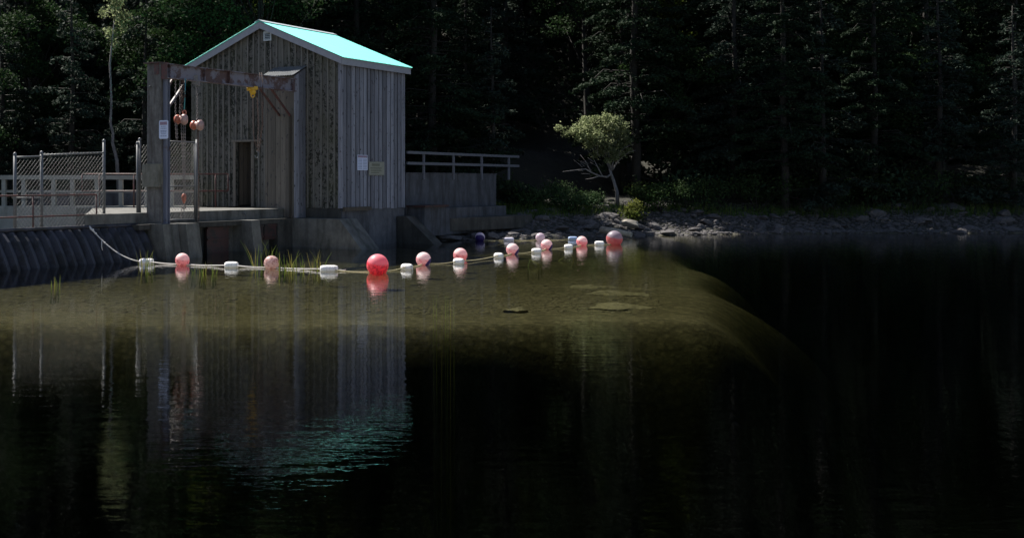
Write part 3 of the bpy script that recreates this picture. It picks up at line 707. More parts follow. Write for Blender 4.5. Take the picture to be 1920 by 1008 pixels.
# ---------------------------------------------------------------- hoist gantry
GA = thing('hoist_gantry', 'concrete column carrying a rusty whitewashed steel beam to the hut', 'gantry', W(1.35, 6.45, .85))
cu0, cu1, cv0, cv1 = 1.18, 1.62, 6.40, 6.62
mb = MB(); mb.hexa([W(cu0 - .02, cv0, .85), W(cu1 + .02, cv0, .85), W(cu1 + .02, cv1, .85), W(cu0 - .02, cv1, .85), W(cu0, cv0, 4.88), W(cu1, cv0, 4.88), W(cu1, cv1, 4.88), W(cu0, cv1, 4.88)])
cl = obj('column', mb, M['conccol'], GA)
mb = MB(); mb.uvbox(cu0 - .015, cu1 + .10, cv0 - .03, cv1 + .09, 1.78, 2.36); obj('column_collar', mb, M['collar'], cl)
mb = MB(); mb.uvbox(cu0 - .01, cu1 + .09, cv0 - .1, cv1 + .05, 4.882, 4.91); mb.uvbox(cu0 + .05, cu0 + .2, cv1 - .0, cv1 + .015, 4.6, 4.88); obj('cap_plate', mb, M['rust'], cl)
mb = MB(); mb.uvbox(1.06, 1.163, 6.40, 6.415, .85, 4.49); mb.uvbox(1.06, 1.163, 6.53, 6.545, .85, 4.49); mb.uvbox(1.10, 1.115, 6.415, 6.53, .85, 4.49); obj('steel_post', mb, M['steelblue'], GA)
bz0, bz1 = 4.50, 4.87; bu = 1.08; vs_, ve = 6.64, .82
mb = MB(); mb.uvbox(bu - .012, bu + .012, ve, 6.60, bz0 + .02, bz1 - .02); mb.uvbox(bu - .09, bu + .09, ve, 6.60, bz0, bz0 + .022); mb.uvbox(bu - .09, bu + .09, ve, 6.60, bz1 - .022, bz1 + .0)
for vv in (6.45, 5.05, 4.0, 1.0): mb.uvbox(bu - .09, bu - .0125, vv, vv + .014, bz0 + .023, bz1 - .023)
obj('beam', mb, M['beam'], GA)
mb = MB(); mb.uvbox(bu - .10, bu + .095, 6.602, 6.61, bz0 - .03, bz1 + .02)
obj('end_plate', mb, M['rust'], GA)
def brace(a, b, w_=.05): mb = MB(); mb.bar(a, b, w_, w_ * 1.3); obj('brace', mb, M['beam'], GA)
brace(W(1.2, vt(312, 1.2), yz(312, 168, 1.2)), W(1.2, vt(325, 1.2), 4.54), .045)
brace(W(1.2, vt(312, 1.2), yz(312, 207, 1.2)), W(1.2, vt(351, 1.2), 4.54), .045)
def rbrace(a, b): mb = MB(); mb.bar(a, b, .04, .06); obj('brace', mb, M['rust'], GA)
rbrace(W(1.3, vt(486, 1.3), 4.54), W(1.75, .62, 3.85)); rbrace(W(1.25, vt(508, 1.25), 4.54), W(1.36, .63, 3.82))
mb = MB(); mb.uvbox(1.33, 1.39, .612, .66, .87, 3.84); obj('wall_post', mb, M['doorwood'], GA)
mb = MB(); mb.tube([W(1.5, 6.64, 4.3), W(1.5, 6.70, 4.3)], .02, 8); obj('bolt', mb, M['galv'], GA)
PS = thing('warning_sign', 'white rounded warning sign with a grey-red header on the column', 'sign', W(1.1, 6.66, 3))
su0, su1 = .90, 1.19; z0, z1 = 2.98, 3.44
mb = MB(); r_ = .04; prof = []
for (cx_, cz_, a0) in ((su1 - r_, z1 - r_, 0), (su0 + r_, z1 - r_, 90), (su0 + r_, z0 + r_, 180), (su1 - r_, z0 + r_, 270)):
    for k in range(5): a = R(a0 + k * 22.5); prof.append((cx_ + r_ * math.cos(a), cz_ + r_ * math.sin(a)))
mb.uprism(prof, 6.66, 6.672); obj('panel', mb, M['signw'], PS)
mb = MB(); mb.uvbox(su0 + .03, su1 - .03, 6.6725, 6.675, z1 - .115, z1 - .035); obj('header_band', mb, M['signr'], PS)
mb = MB(); textlines(mb, W(su1, 6.6726, z0), -GG, 0, 0, [(z, .05 + j, .24 - j) for z, j in ((.30, .01), (.25, 0), (.19, 0), (.155, 0), (.11, .02), (.06, .0))], 9, .018, NN)
obj('lettering', mb, M['signk'], PS)
# ---------------------------------------------------------------- chain hoists
def chain(mb, pts, link_=.05, r=.006):
    pts = [Vector(p) for p in pts]; rem = 0; i = 0
    for a, b in zip(pts, pts[1:]):
        L = (b - a).length; d = (b - a) / L; s = rem
        x = d.cross(Vector((0, 1, .3))).normalized(); y = d.cross(x)
        while s < L:
            c = a + d * s; w_ = x if i % 2 else y
            ring = []
            for k in range(8):
                t_ = 2 * math.pi * k / 8; ring.append(c + d * math.cos(t_) * link_ * .62 + w_ * math.sin(t_) * link_ * .33)
            mb.tube(ring + [ring[0]], r, 4, cap=False); s += link_; i += 1
        rem = s - L
def hoist(px, py, label, rot, Y=None, drum=.14):
    vv = vt(px, bu); p0 = W(bu, vv, 0); Y = p0.y; c = Vector((p0.x, p0.y, ZC - (py - HOR) / F * Y))
    t = thing('chain_hoist', label, 'chain hoist', c, 'red chain hoists hanging from the beam')
    ax = Vector((math.cos(rot), math.sin(rot), 0)); q = ax.to_track_quat('Z', 'Y').to_matrix()
    def disc(off, r, h_, nm, m):
        mb = MB(); mb.lathe([(.001, -h_), (r * .75, -h_), (r, -h_ * .3), (r, h_ * .3), (r * .8, h_ * .85), (.001, h_)], (0, 0, 0), 'z', 20)
        mb.v = [tuple(q @ Vector(x) + c + ax * off) for x in mb.v]; return obj(nm, mb, m, t)
    disc(-.10, drum * .88, .07, 'hand_wheel_cover', M['hoist']); disc(.08, drum, .075, 'gear_cover', M['hoistpale']); disc(0, drum * .7, .10, 'body', M['hoist'])
    return t, c, p0
ht, hc, hp0 = hoist(340, 224, 'red chain hoist hung lowest-left by a teal sling beside the column', R(-12))
mb = MB(); mb.tube([hc + Vector((.06, 0, .10)), hc + Vector((.04, 0, .2)), hc + Vector((.08, 0, .24)), hc + Vector((.12, 0, .19)), hc + Vector((.1, 0, .11))], .022, 8); obj('top_hook', mb, M['hoist'], ht)
mb = MB(); mb.tube([hc + Vector((.075, 0, .22)), (hc.x + .1, hc.y, 4.53)], .018, 6); mb.tube([hc + Vector((.085, 0, .22)), (hc.x + .06, hc.y, 4.53)], .012, 6); obj('sling', mb, M['teal'], ht)
mb = MB()
for dx, zb in ((-.14, 4.5), (-.03, 4.5)): chain(mb, [(hc.x + dx, hc.y - .06, 4.53), (hc.x + dx, hc.y - .06, hc.z + .05)], .05, .007)
for dx, zb in ((-.14, 2.95), (-.11, 2.95)): chain(mb, [(hc.x + dx, hc.y - .05, hc.z - .1), (hc.x + dx + .02, hc.y - .05, zb)], .05, .007)
obj('hand_chain', mb, M['chain'], ht)
mb = MB()
for dx in (0.0, .05, .10): chain(mb, [(hc.x + dx, hc.y - .02, hc.z - .1), (hc.x + .06 + dx * .3, hc.y - .02, 1.62)], .04, .006)
obj('load_chain', mb, M['chain'], ht); mb = MB(); chain(mb, [(hc.x + .02, hc.y - .04, 1.3), (hc.x - .01, hc.y - .04, 1.0)], .04, .006); chain(mb, [(hc.x + .06, hc.y - .04, 1.3), (hc.x + .09, hc.y - .04, 1.02)], .04, .006)
obj('loose_chain', mb, M['chain'], ht)
mb = MB(); chain(mb, [(hc.x - .02, hc.y + .03, 4.5), (hc.x + .0, hc.y + .03, 3.95), (hc.x + .03, hc.y + .03, hc.z + .15)], .06, .011); obj('loose_chain', mb, M['chainrust'], ht)
mb = MB(); chain(mb, [(hc.x + .05, hc.y - .05, 4.5), (hc.x + .09, hc.y - .05, 4.1), (hc.x + .02, hc.y - .05, 3.9), (hc.x + .04, hc.y - .05, 4.5)], .06, .011); obj('loose_chain', mb, M['chainrust'], ht)
mb = MB(); mb.lathe([(.002, .12), (.05, .09), (.065, .02), (.05, -.07), (.02, -.14), (.002, -.15)], (hc.x + .07, hc.y - .02, 1.5), 'z', 12); obj('load_block', mb, M['hoist'], ht)
mb = MB(); mb.tube([(hc.x + .07 + .045 * math.sin(a), hc.y - .02, 1.31 - .045 + .045 * math.cos(a)) for a in [i * .5 for i in range(10)]], .012, 6); obj('load_hook', mb, M['chainrust'], ht)
h2, c2, _ = hoist(370, 235, 'red chain hoist hung close before the hut gable, right of the other', R(-20))
mb = MB(); chain(mb, [(c2.x, c2.y, 4.5), (c2.x, c2.y, c2.z + .14)], .06, .009); mb.tube([c2 + Vector((0, 0, .08)), c2 + Vector((-.03, 0, .13)), c2 + Vector((0, 0, .17)), c2 + Vector((.03, 0, .13))], .014, 6); obj('top_hook', mb, M['chain'], h2)
mb = MB(); chain(mb, [(c2.x + .02, c2.y, c2.z - .1), (c2.x + .04, c2.y, .92)], .045, .008); obj('load_chain', mb, M['chainrust'], h2)
mb = MB(); mb.box(c2.x - .11, c2.x + .02, c2.y - .14, c2.y - .09, 4.42, 4.66); mb.box(c2.x - .06, c2.x + .08, c2.y - .1, c2.y + .1, 4.4, 4.525)
mb.tube([(c2.x + .01, c2.y - .1, 4.5), (c2.x + .01, c2.y - .16, 4.5)], .04, 10); obj('trolley', mb, M['chain'], h2)
vv = vt(474, bu); p0 = W(bu, vv, 0); c3 = Vector((p0.x, p0.y, 4.36))
h3 = thing('chain_hoist', 'yellow trolley hoist with long chains near the annex end of the beam', 'chain hoist', c3)
mb = MB(); mb.box(c3.x - .12, c3.x + .14, c3.y - .1, c3.y + .08, 4.43, 4.525)
mb.lathe([(.001, -.06), (.07, -.06), (.09, -.02), (.09, .03), (.05, .06), (.001, .06)], (c3.x, c3.y - .02, 4.38), 'y', 14)
mb.lathe([(.001, -.05), (.05, -.05), (.055, .05), (.001, .05)], (c3.x - .11, c3.y - .06, 4.45), 'x', 10)
obj('body', mb, M['yellow'], h3)
mb = MB(); mb.tube([c3 + Vector((-.03, 0, -.02)), c3 + Vector((-.05, 0, -.1)), c3 + Vector((.0, 0, -.15)), c3 + Vector((.05, 0, -.1)), c3 + Vector((.04, 0, -.02))], .018, 6); obj('hook', mb, M['yellow'], h3)
mb = MB(); q0 = c3 + Vector((.12, .0, .05))
def sag(a, b, s, n_=10): return [Vector(a).lerp(Vector(b), i / n_) + Vector((0, 0, -s * 4 * (i / n_) * (1 - i / n_))) for i in range(n_ + 1)]
end = Vector((c3.x + .13, c3.y - .03, 2.75))
chain(mb, [q0, (c3.x + .16, c3.y, 3.4), end], .05, .008); chain(mb, [q0 + Vector((.14, 0, .1)), (c3.x + .27, c3.y, 3.5), end + Vector((.04, 0, 0))], .05, .008)
chain(mb, [c3 + Vector((.0, 0, -.14)), (c3.x + .02, c3.y, 3.2), end + Vector((-.03, 0, .1))], .045, .006)
mb.tube([(c3.x + .20, c3.y - .1, 4.9), (c3.x + .21, c3.y - .1, 4.5), (c3.x + .27, c3.y - .05, 3.5), (c3.x + .2, c3.y - .05, 3.0)], .007, 5)
mb.tube([(c3.x + .25, c3.y - .1, 4.9), (c3.x + .31, c3.y - .1, 4.2), (c3.x + .24, c3.y - .05, 3.3)], .007, 5)
obj('chain', mb, M['chainrust'], h3)
mb = MB(); mb.tube([end + Vector((.05 * math.sin(a) - .02, 0, -.1 + .09 * math.cos(a))) for a in [i * .45 for i in range(11)]], .014, 6); obj('load_hook', mb, M['galv'], h3)
# small shackle on the deck riser
mb = MB(); sp = W(1.58, vt(459, 1.58), 1.02); mb.tube([sp + Vector((-.06, -.02, -.07)), sp + Vector((-.05, -.05, .02)), sp + Vector((.0, -.05, .04)), sp + Vector((.02, -.05, -.03)), sp + Vector((.07, -.03, -.05))], .012, 6)
tmesh('shackle', mb, M['galv'], 'small bright metal shackle on the face of the raised deck', 'shackle', sp)
# ---------------------------------------------------------------- floats and buoys
def wl(px, py): return at(px, py, 0)
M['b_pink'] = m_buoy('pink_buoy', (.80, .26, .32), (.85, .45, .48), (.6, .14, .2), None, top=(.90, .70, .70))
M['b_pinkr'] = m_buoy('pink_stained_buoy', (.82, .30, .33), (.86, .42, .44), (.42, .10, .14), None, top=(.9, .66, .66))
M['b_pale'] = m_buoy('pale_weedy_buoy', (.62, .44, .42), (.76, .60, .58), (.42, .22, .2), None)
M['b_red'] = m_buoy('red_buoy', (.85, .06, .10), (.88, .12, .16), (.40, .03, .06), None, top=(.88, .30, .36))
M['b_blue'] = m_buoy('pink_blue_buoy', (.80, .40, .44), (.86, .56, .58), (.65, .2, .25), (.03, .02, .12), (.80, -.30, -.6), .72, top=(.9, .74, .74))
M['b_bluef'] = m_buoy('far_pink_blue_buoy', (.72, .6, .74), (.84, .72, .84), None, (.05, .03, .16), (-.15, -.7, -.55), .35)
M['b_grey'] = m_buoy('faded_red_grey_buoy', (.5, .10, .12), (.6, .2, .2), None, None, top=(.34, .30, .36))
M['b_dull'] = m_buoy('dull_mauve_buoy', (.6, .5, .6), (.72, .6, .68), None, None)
M['lug'] = m_plain('buoy_eye', (.5, .48, .46), .6)
def buoy(px, py, r, mk, label, group, sink=.28):
    p = wl(px, py); c = p + Vector((0, r * .0, 0)); zc_ = r * (1 - sink * 1.1)
    t = thing('ball_buoy', label, 'buoy', (p.x, p.y, zc_), group)
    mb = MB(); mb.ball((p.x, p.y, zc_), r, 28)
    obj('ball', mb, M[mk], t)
    mb = MB(); mb.lathe([(.001, -.03), (.035, -.03), (.03, .012), (.018, .03), (.001, .032)], (p.x, p.y, zc_ + r * .995), 'z', 10)
    lug = obj('eye', mb, M['b_pink'] if mk != 'b_red' else M['b_red'], t)
    th = .5; v_ = Vector((math.cos(th), .25, -.85)).normalized()
    lug.rotation_euler = Vector((0, 0, 1)).rotation_difference(v_).to_euler()
    return t, p
g1n = 'pink and red ball buoys along the float line'
BU = [(342, 497, .165, 'b_pinkr', 'pink ball buoy with a dark red stain, leftmost, near the dam'),
      (509, 503, .168, 'b_pale', 'pale pink ball buoy streaked with weed among the reeds'),
      (708, 511, .233, 'b_red', 'large bright red ball buoy floating in the middle'),
      (794, 496, .172, 'b_blue', 'pink ball buoy with a dark blue patch, next right of the red one'),
      (863, 487, .172, 'b_pinkr', 'pink ball buoy half behind a white float'),
      (961, 476, .168, 'b_blue', 'pink and blue ball buoy between two white floats near the reeds bent in the water'),
      (1025, 467, .165, 'b_blue', 'pink and blue ball buoy just right of a white float, third from the right end'),
      (1091, 460, .165, 'b_pink', 'rose pink ball buoy, second from the right end of the line'),
      (1152, 458, .248, 'b_grey', 'large faded red and grey ball buoy at the right end of the line'),
      (900, 451, .16, 'b_bluef', 'mauve ball buoy with a dark blue underside near the rocky bank'),
      (1013, 451, .15, 'b_dull', 'dull mauve ball buoy near the rocky bank')]
bpos = []
for px, py, r, mk, lb in BU:
    t, p = buoy(px, py, r, mk, lb, g1n); bpos.append(p)
g2n = 'white cylinder floats threaded on the float line'
FL = [(275, 494.5, .34, 'white cylinder float where the rope from the dam meets the water', 8),
      (434, 501, .31, 'white cylinder float between the two left pink balls', 0),
      (617, 508, .385, 'long white cylinder float left of the big red ball', 4),
      (763, 505, .26, 'short white cylinder float just right of the big red ball', -28),
      (860, 494, .25, 'white cylinder float in front of a pink ball', -22),
      (935, 483, .23, 'white cylinder float showing its rope hole, left of a pink and blue ball', -25),
      (1006, 474, .26, 'white cylinder float touching a pink and blue ball, middle of the right half', -15),
      (1066, 466, .24, 'small white cylinder float before the rose pink ball', -15),
      (1124, 459.5, .28, 'white cylinder float between the rose ball and the big faded ball', -10),
      (954, 451.5, .33, 'dull mauve cylinder float by the rocky bank between two balls', 0),
      (1074, 449.5, .30, 'bluish cylinder float by the rocky bank, farthest right', 0)]
M['whitef'] = m_plain('dull_far_float', (.55, .52, .62), .6, var=.1)
M['whitef2'] = m_plain('bluish_far_float', (.3, .4, .62), .6, var=.1)
fpos = []
for i, (px, py, L, lb, rot) in enumerate(FL):
    p = wl(px, py); fpos.append(p); r = .082 if i < 9 else .072; z_ = r * .55
    t = thing('cylinder_float', lb, 'float', (p.x, p.y, z_), g2n)
    mb = MB(); h_ = L / 2; mb.lathe([(.018, -h_ + .03), (.02, -h_), (r * .5, -h_), (r * .72, -h_ + .008), (r * .88, -h_ + .028), (r * .97, -h_ + .06), (r, -h_ + .10), (r, h_ - .10), (r * .97, h_ - .06), (r * .88, h_ - .028), (r * .72, h_ - .008), (r * .5, h_), (.02, h_), (.018, h_ - .03)], (0, 0, 0), 'x', 22)
    o = obj('shell', mb, M['white'] if i < 9 else M['whitef' if i == 9 else 'whitef2'], t, Vector((0, 0, 0)))
    mb = MB(); mb.lathe([(.001, -h_ - .002 + .02), (.019, -h_ + .018), (.019, h_ - .018), (.001, h_ - .02)], (0, 0, 0), 'x', 10)
    o2 = obj('hole_shade_plug', mb, M['dark'], t, Vector((0, 0, 0)))  # dark plug painted as the shade inside the bore
    t.rotation_euler.z = R(rot)
def catn(pts, sag_=.03, k=8, z=None):
    out = []
    for a, b in zip(pts, pts[1:]):
        for i in range(k): out.append(a.lerp(b, i / k) + Vector((0, 0, -sag_ * 4 * (i / k) * (1 - i / k))))
    out.append(pts[-1]); return out
Z = lambda p, z: Vector((p.x, p.y, z))
rt = at(168, 425, .88); rt = W(1.5, vt(168, 1.5), .86)
mb = MB()
a = rt; b = Z(fpos[0], .06) + Vector((-.18, 0, 0))
first_ = [a.lerp(b, i / 16) + Vector((0, 0, -.16 * 4 * (i / 16) * (1 - i / 16))) for i in range(17)]
rnd_ = random.Random(1)
for off in (0, 1):
    pts = list(first_)
    chainp = [fpos[0], bpos[0], fpos[1], bpos[1], fpos[2]]
    zz = [.06, .02, .05, .02, .05]
    for (p, q, z0, z1) in zip(chainp, chainp[1:], zz, zz[1:]):
        for i in range(1, 9): s = i / 8; pts.append(p.lerp(q, s) * 1 + Vector((0, (.05 if off else -.05) * math.sin(math.pi * s), -p.lerp(q, s).z + z0 + (z1 - z0) * s - (.03 if off else .012) * math.sin(math.pi * s))))
    mb.tube(pts if off == 0 else pts[16:], .0135 if off == 0 else .009, 6)
kn = first_[3]; mb.ball(first_[1], .035, 8); mb.ball(first_[2], .028, 8); mb.ball(first_[5], .024, 8)
mb.tube([first_[4], first_[4] + Vector((.0, -.02, -.16)), first_[4] + Vector((.02, -.03, -.24))], .012, 5); mb.tube([first_[0], first_[1] + Vector((-.04, -.05, .03)), first_[2]], .018, 6)
mb.tube([Z(fpos[2], .05), Z(fpos[2], .0) + Vector((.3, -.05, .02)), Z(fpos[2], .0) + Vector((.36, -.03, .03))], .012, 6)
tmesh('float_rope', mb, M['ropew'], 'white rope falling from the dam crest and running through the left floats', 'rope', rt)
mb = MB(); pts = []
seq = [(fpos[2], .03), (bpos[2], .02), (fpos[3], .05), (bpos[3], .02), (fpos[4], .05), (fpos[5], .05), (bpos[5], .02), (fpos[6], .05), (bpos[6], .02), (fpos[7], .05), (bpos[7], .02), (fpos[8], .05), (bpos[8], .02)]
for (p, z0), (q, z1) in zip(seq, seq[1:]):
    for i in range(8): s = i / 8; pts.append(Z(p.lerp(q, s), z0 + (z1 - z0) * s - .03 * math.sin(math.pi * s) + .006))
pts.append(Z(bpos[8], .02)); mb.tube(pts, .012, 6)
tmesh('float_rope', mb, M['ropey'], 'yellowed rope running through the right half of the float line', 'rope', pts[0])
mb = MB(); pts = []
for p, q in zip([bpos[9], fpos[9], bpos[10], fpos[10]], [fpos[9], bpos[10], fpos[10]]):
    for i in range(9): s = i / 8; pts.append(Z(p.lerp(q, s), .035 - .03 * math.sin(math.pi * s)))
mb.tube(pts, .010, 5); tmesh('float_rope', mb, M['ropey'], 'thin rope joining the far buoys by the rocky bank', 'rope', pts[0])
# ---------------------------------------------------------------- reeds
def blade(mb, base, tip, w_=.009, bend=.1, c=None, n_=6):
    base, tip = Vector(base), Vector(tip); d = tip - base; sd = Vector((d.y * .2 + 1, .3, 0)).normalized(); out = []
    for i in range(n_ + 1):
        s = i / n_; p = base + d * s + Vector((d.x, d.y, 0)) * bend * s * (s - 1) * 1.5 + Vector((0, 0, bend * .3 * s * (1 - s)))
        ww = w_ * (1 - s ** 2) + .0012; out += [p - sd * ww, p + sd * ww]
    mb.add(out, [(2 * i, 2 * i + 1, 2 * i + 3, 2 * i + 2) for i in range(n_)], c if c is not None else random.random())
def reeds(px, py, n_, sx, sy, hmin, hmax, lean, label, seed, w_=.008):
    random.seed(seed); p = wl(px, py); mb = MB()
    for i in range(n_):
        bx, by = p.x + random.uniform(-sx, sx), p.y + random.uniform(-sy, sy); h = random.uniform(hmin, hmax)
        zb = float(T(bx, by))
        blade(mb, (bx, by, zb), (bx + random.gauss(0, lean) * h, by + random.gauss(0, lean) * h, h), w_ * random.uniform(.7, 1.2), random.uniform(-.5, .8))
    tmesh('reed_clump', mb, M['reed'], label, 'reeds', (p.x, p.y, float(T(p.x, p.y))))
reeds(278, 503, 12, .12, .3, .12, .42, .25, 'thin reeds standing beside the leftmost white float', 1)
reeds(378, 512, 22, .28, .4, .06, .26, .5, 'sparse bent reeds right of the leftmost pink ball', 2)
reeds(492, 498, 18, .28, .7, .15, .6, .32, 'tall reeds around the pale weedy ball', 3)
reeds(565, 505, 46, .5, .6, .1, .42, .35, 'dense green reeds between the weedy ball and the long float', 4)
reeds(833, 596, 7, .16, .1, .12, .36, .12, 'upright green reeds at the near edge of the water', 6)
reeds(105, 537, 7, .1, .1, .08, .22, .2, 'lone thin reeds before the corrugated dam face', 7)
def bent(px, py, segs, label):
    mb = MB(); p = wl(px, py)
    for (a, b, c_) in segs: mb.tube([p + Vector(a), p + Vector(b), p + Vector(c_)], [.008, .007, .003], 5)
    tmesh('reed_clump', mb, M['reed'], label, 'reeds', tuple(p))
bent(1000, 500, [((-.12, 0, -.3), (-.11, .02, .0), (-.06, .1, .16)), ((.12, 0, -.3), (.13, .02, .02), (-.06, .1, .16)), ((.2, .05, -.25), (.19, 0, .03), (.0, .1, .13))], 'bent reeds folded into the water below the white floats')
bent(1068, 489, [((-.3, 0, -.02), (-.1, .1, .09), (.03, .1, .16)), ((.1, .1, -.2), (.11, .1, .05), (.05, .1, .17)), ((-.1, 0, -.05), (.0, .1, .0), (.12, .1, .05))], 'bent reeds lying on the water right of the middle of the float line')
# ---------------------------------------------------------------- rocks
def rockmesh(seed, sx, sy, sz, sub=2, rg=1.0):
    import bmesh
    bm = bmesh.new(); bmesh.ops.create_icosphere(bm, subdivisions=sub + 1, radius=1); rs = np.random.RandomState(seed)
    pl = rs.normal(size=(9, 3)); pl /= np.linalg.norm(pl, axis=1)[:, None]; dd = rs.uniform(.4, .85, 9)
    ph = rs.uniform(0, 6, 3)
    for v in bm.verts:
        c = np.array(v.co)
        for p_, d_ in zip(pl, dd):
            k = c @ p_
            if k > d_: c = c - p_ * (k - d_) * .92
        c = c * (1 + .05 * rg * math.sin(5 * c[0] + ph[0]) + .04 * math.sin(7 * c[1] + ph[1]) + .03 * math.sin(11 * c[2] + ph[2]))
        v.co = Vector((c[0] * sx, c[1] * sy, c[2] * sz))
    me = bpy.data.meshes.new('rock'); bm.to_mesh(me); bm.free()
    a = me.attributes.new('rnd', 'FLOAT', 'FACE'); a.data.foreach_set('value', [.5] * len(me.polygons)); return me
rk = [rockmesh(i, .5, .4, .3, 1) for i in range(7)]
for me in rk: me.materials.append(M['rock'])
random.seed(31)
cnt = 0
while cnt < 250:
    x = random.uniform(3.6, 27); sh = float(np.interp(x, SHX, SHY)); d = random.uniform(-.7, 3.6) if random.random() < .9 else random.uniform(3.5, 5)
    y = sh + d; s = random.choice([.2, .28, .35, .45, .65]) * random.uniform(.8, 1.3)
    if x > 14 and random.random() < .35: continue
    o = bpy.data.objects.new('bank_rock', rk[cnt % 7]); COL.objects.link(o)
    o.location = (x, y, float(T(x, y)) + .07 * s); o.rotation_euler = (random.uniform(-.25, .25), random.uniform(-.25, .25), random.uniform(0, 6.28)); o.scale = (s * 1.2, s, s * .8)
    pl_ = 'below the concrete apron' if x < 7 else 'before the green shrubs' if x < 10.5 else 'at the foot of the shore tree' if x < 12.5 else 'right of the shore tree'
    tag(o, 'grey shaded rock of the stony bank ' + pl_, 'rock', 'rocks of the stony bank ' + pl_); cnt += 1
def onerock(px, py, Y, s, label, m='rock', cat='rock', name='boulder', seed=3):
    p = ad(px, py, Y); me = rockmesh(seed, *s, 2); me.materials.append(M[m]); o = bpy.data.objects.new(name, me); COL.objects.link(o)
    o.location = p; tag(o, label, cat); return o
onerock(978, 411, 45.5, (.36, .3, .16), 'smooth pale grey boulder at the foot of the green shrubs', seed=5)
onerock(1056, 413, 46.4, (.26, .2, .11), 'small rounded boulder at the upper edge of the stony bank', seed=6)
onerock(838, 446, 41.0, (.5, .3, .13), 'flat boulder at the water beside the wing wall', seed=9)
onerock(1185, 420, 46, (.5, .3, .22), 'pale sunlit boulder at the right part of the bank', 'log', seed=12)  # pale log colour puts the sunlight into this boulder's tone
for (px, py, sx, sy, seed, lb) in ((1148, 572, .62, .55, 41, 'large pale flat stone under the water, nearest at lower right'), (1165, 549, .66, .5, 42, 'long flat stone under the water behind the palest one'),
                                   (1105, 537, .45, .3, 43, 'thin flat stone under the water, farthest of the lower right ones'), (970, 580, .2, .2, 44, 'small pale stone under the water near the bottom')):
    p = at(px, py, -.27); me = rockmesh(seed, sx * 1.2, sy, .07, 2, 3.0); me.materials.append(M['slab'])
    o = bpy.data.objects.new('submerged_stone', me); COL.objects.link(o); o.location = (p.x, p.y, -.305); tag(o, lb, 'stone')
lgp = [ad(1128, 431, 43.6), ad(1150, 434, 43.2), ad(1184, 440, 42.8)]; mb = MB(); mb.tube(lgp, [.13, .12, .09], 10)
tmesh('driftwood_log', mb, M['log'], 'bleached driftwood log lying on the bank behind the large faded ball', 'log', lgp[1])
# stones on the bed: one uncountable mass
mb = MB(); rs = np.random.RandomState(19); base = rockmesh(4, 1, 1, 1, 0); bv = np.array([v.co for v in base.vertices]); bf = [tuple(p.vertices) for p in base.polygons]
V = []; Fs = []; k = 0
for i in range(9000):
    x = rs.uniform(3.2, 28); y = float(np.interp(x, SHX, SHY)) + rs.uniform(-.8, 4.2); z = float(T(x, y)); s = rs.uniform(.025, .09) * (1.6 if rs.uniform() < .1 else 1)
    a = rs.uniform(0, 6.28); ca, sa = math.cos(a), math.sin(a); q = bv * np.array([s * 1.4, s, s * .6])
    V.append(np.stack([q[:, 0] * ca - q[:, 1] * sa + x, q[:, 0] * sa + q[:, 1] * ca + y, q[:, 2] + z], 1)); Fs += [tuple(j + k for j in f) for f in bf]; k += len(bv)
mb.v = [tuple(x) for x in np.concatenate(V)]; mb.f = Fs; mb.c = [.5] * len(Fs); mb.sm = [False] * len(Fs)
kind(obj('bank_gravel', mb, M['rock']), 'stuff')
mb = MB(); rs = np.random.RandomState(9); base = rockmesh(2, 1, 1, 1, 0); bv = np.array([v.co for v in base.vertices]); bf = [tuple(p.vertices) for p in base.polygons]
V = []; Fs = []; Cc = []; k = 0
for i in range(8000):
    y = 21.5 + 17 * rs.uniform() ** 1.4; x = rs.uniform(-.30, .27) * y
    z = float(T(x, y))
    if z > .0 or z < -.5 or -CG * (x - .617) + SG * (y - 36.4) > 1.0: continue
    s = rs.uniform(.02, .06) * (1.7 if rs.uniform() < .06 else 1); a = rs.uniform(0, 6.28); ca, sa = math.cos(a), math.sin(a)
    q = bv * np.array([s * 1.3, s, s * .5]); q = np.stack([q[:, 0] * ca - q[:, 1] * sa + x, q[:, 0] * sa + q[:, 1] * ca + y, q[:, 2] + z - s * .15], 1)
    V.append(q); Fs += [tuple(j + k for j in f) for f in bf]; Cc += [rs.uniform()] * len(bf); k += len(bv)
mb.v = [tuple(x) for x in np.concatenate(V)]; mb.f = Fs; mb.c = Cc; mb.sm = [True] * len(Fs)
kind(obj('lake_bed_stones', mb, M['stones']), 'stuff')
# ---------------------------------------------------------------- plants on the bank
def shrub(x, y, r, h, m, label, seed, k=1500, group=None, ls=.045):
    rs = np.random.RandomState(seed); z = float(T(x, y)); t = thing('shrub', label, 'shrub', (x, y, z), group)
    C = []; mb = MB()
    for i in range(12):
        a = rs.uniform(0, 6.28); rr = r * rs.uniform(.1, .9); c = np.array([math.cos(a) * rr, math.sin(a) * rr, h * rs.uniform(.3, .85)])
        C.append(c + rs.normal(size=(k // 12, 3)) * np.array([.17 * r + .05, .17 * r + .05, .14 * h])); mb.tube([(x, y, z), (x + c[0], y + c[1], z + c[2])], [.014, .004], 4)
    C = np.concatenate(C); C[:, 2] = np.abs(C[:, 2]) + .02
    link('foliage', leafmesh('foliage', C, ls, m, rs, .3, np.clip(C[:, 2] / h * .6 + rs.uniform(0, .5, len(C)), 0, 1), .6), t); obj('stems', mb, M['bark'], t); return t
LS = 'dark green leafy shrub in the row above the stony bank'
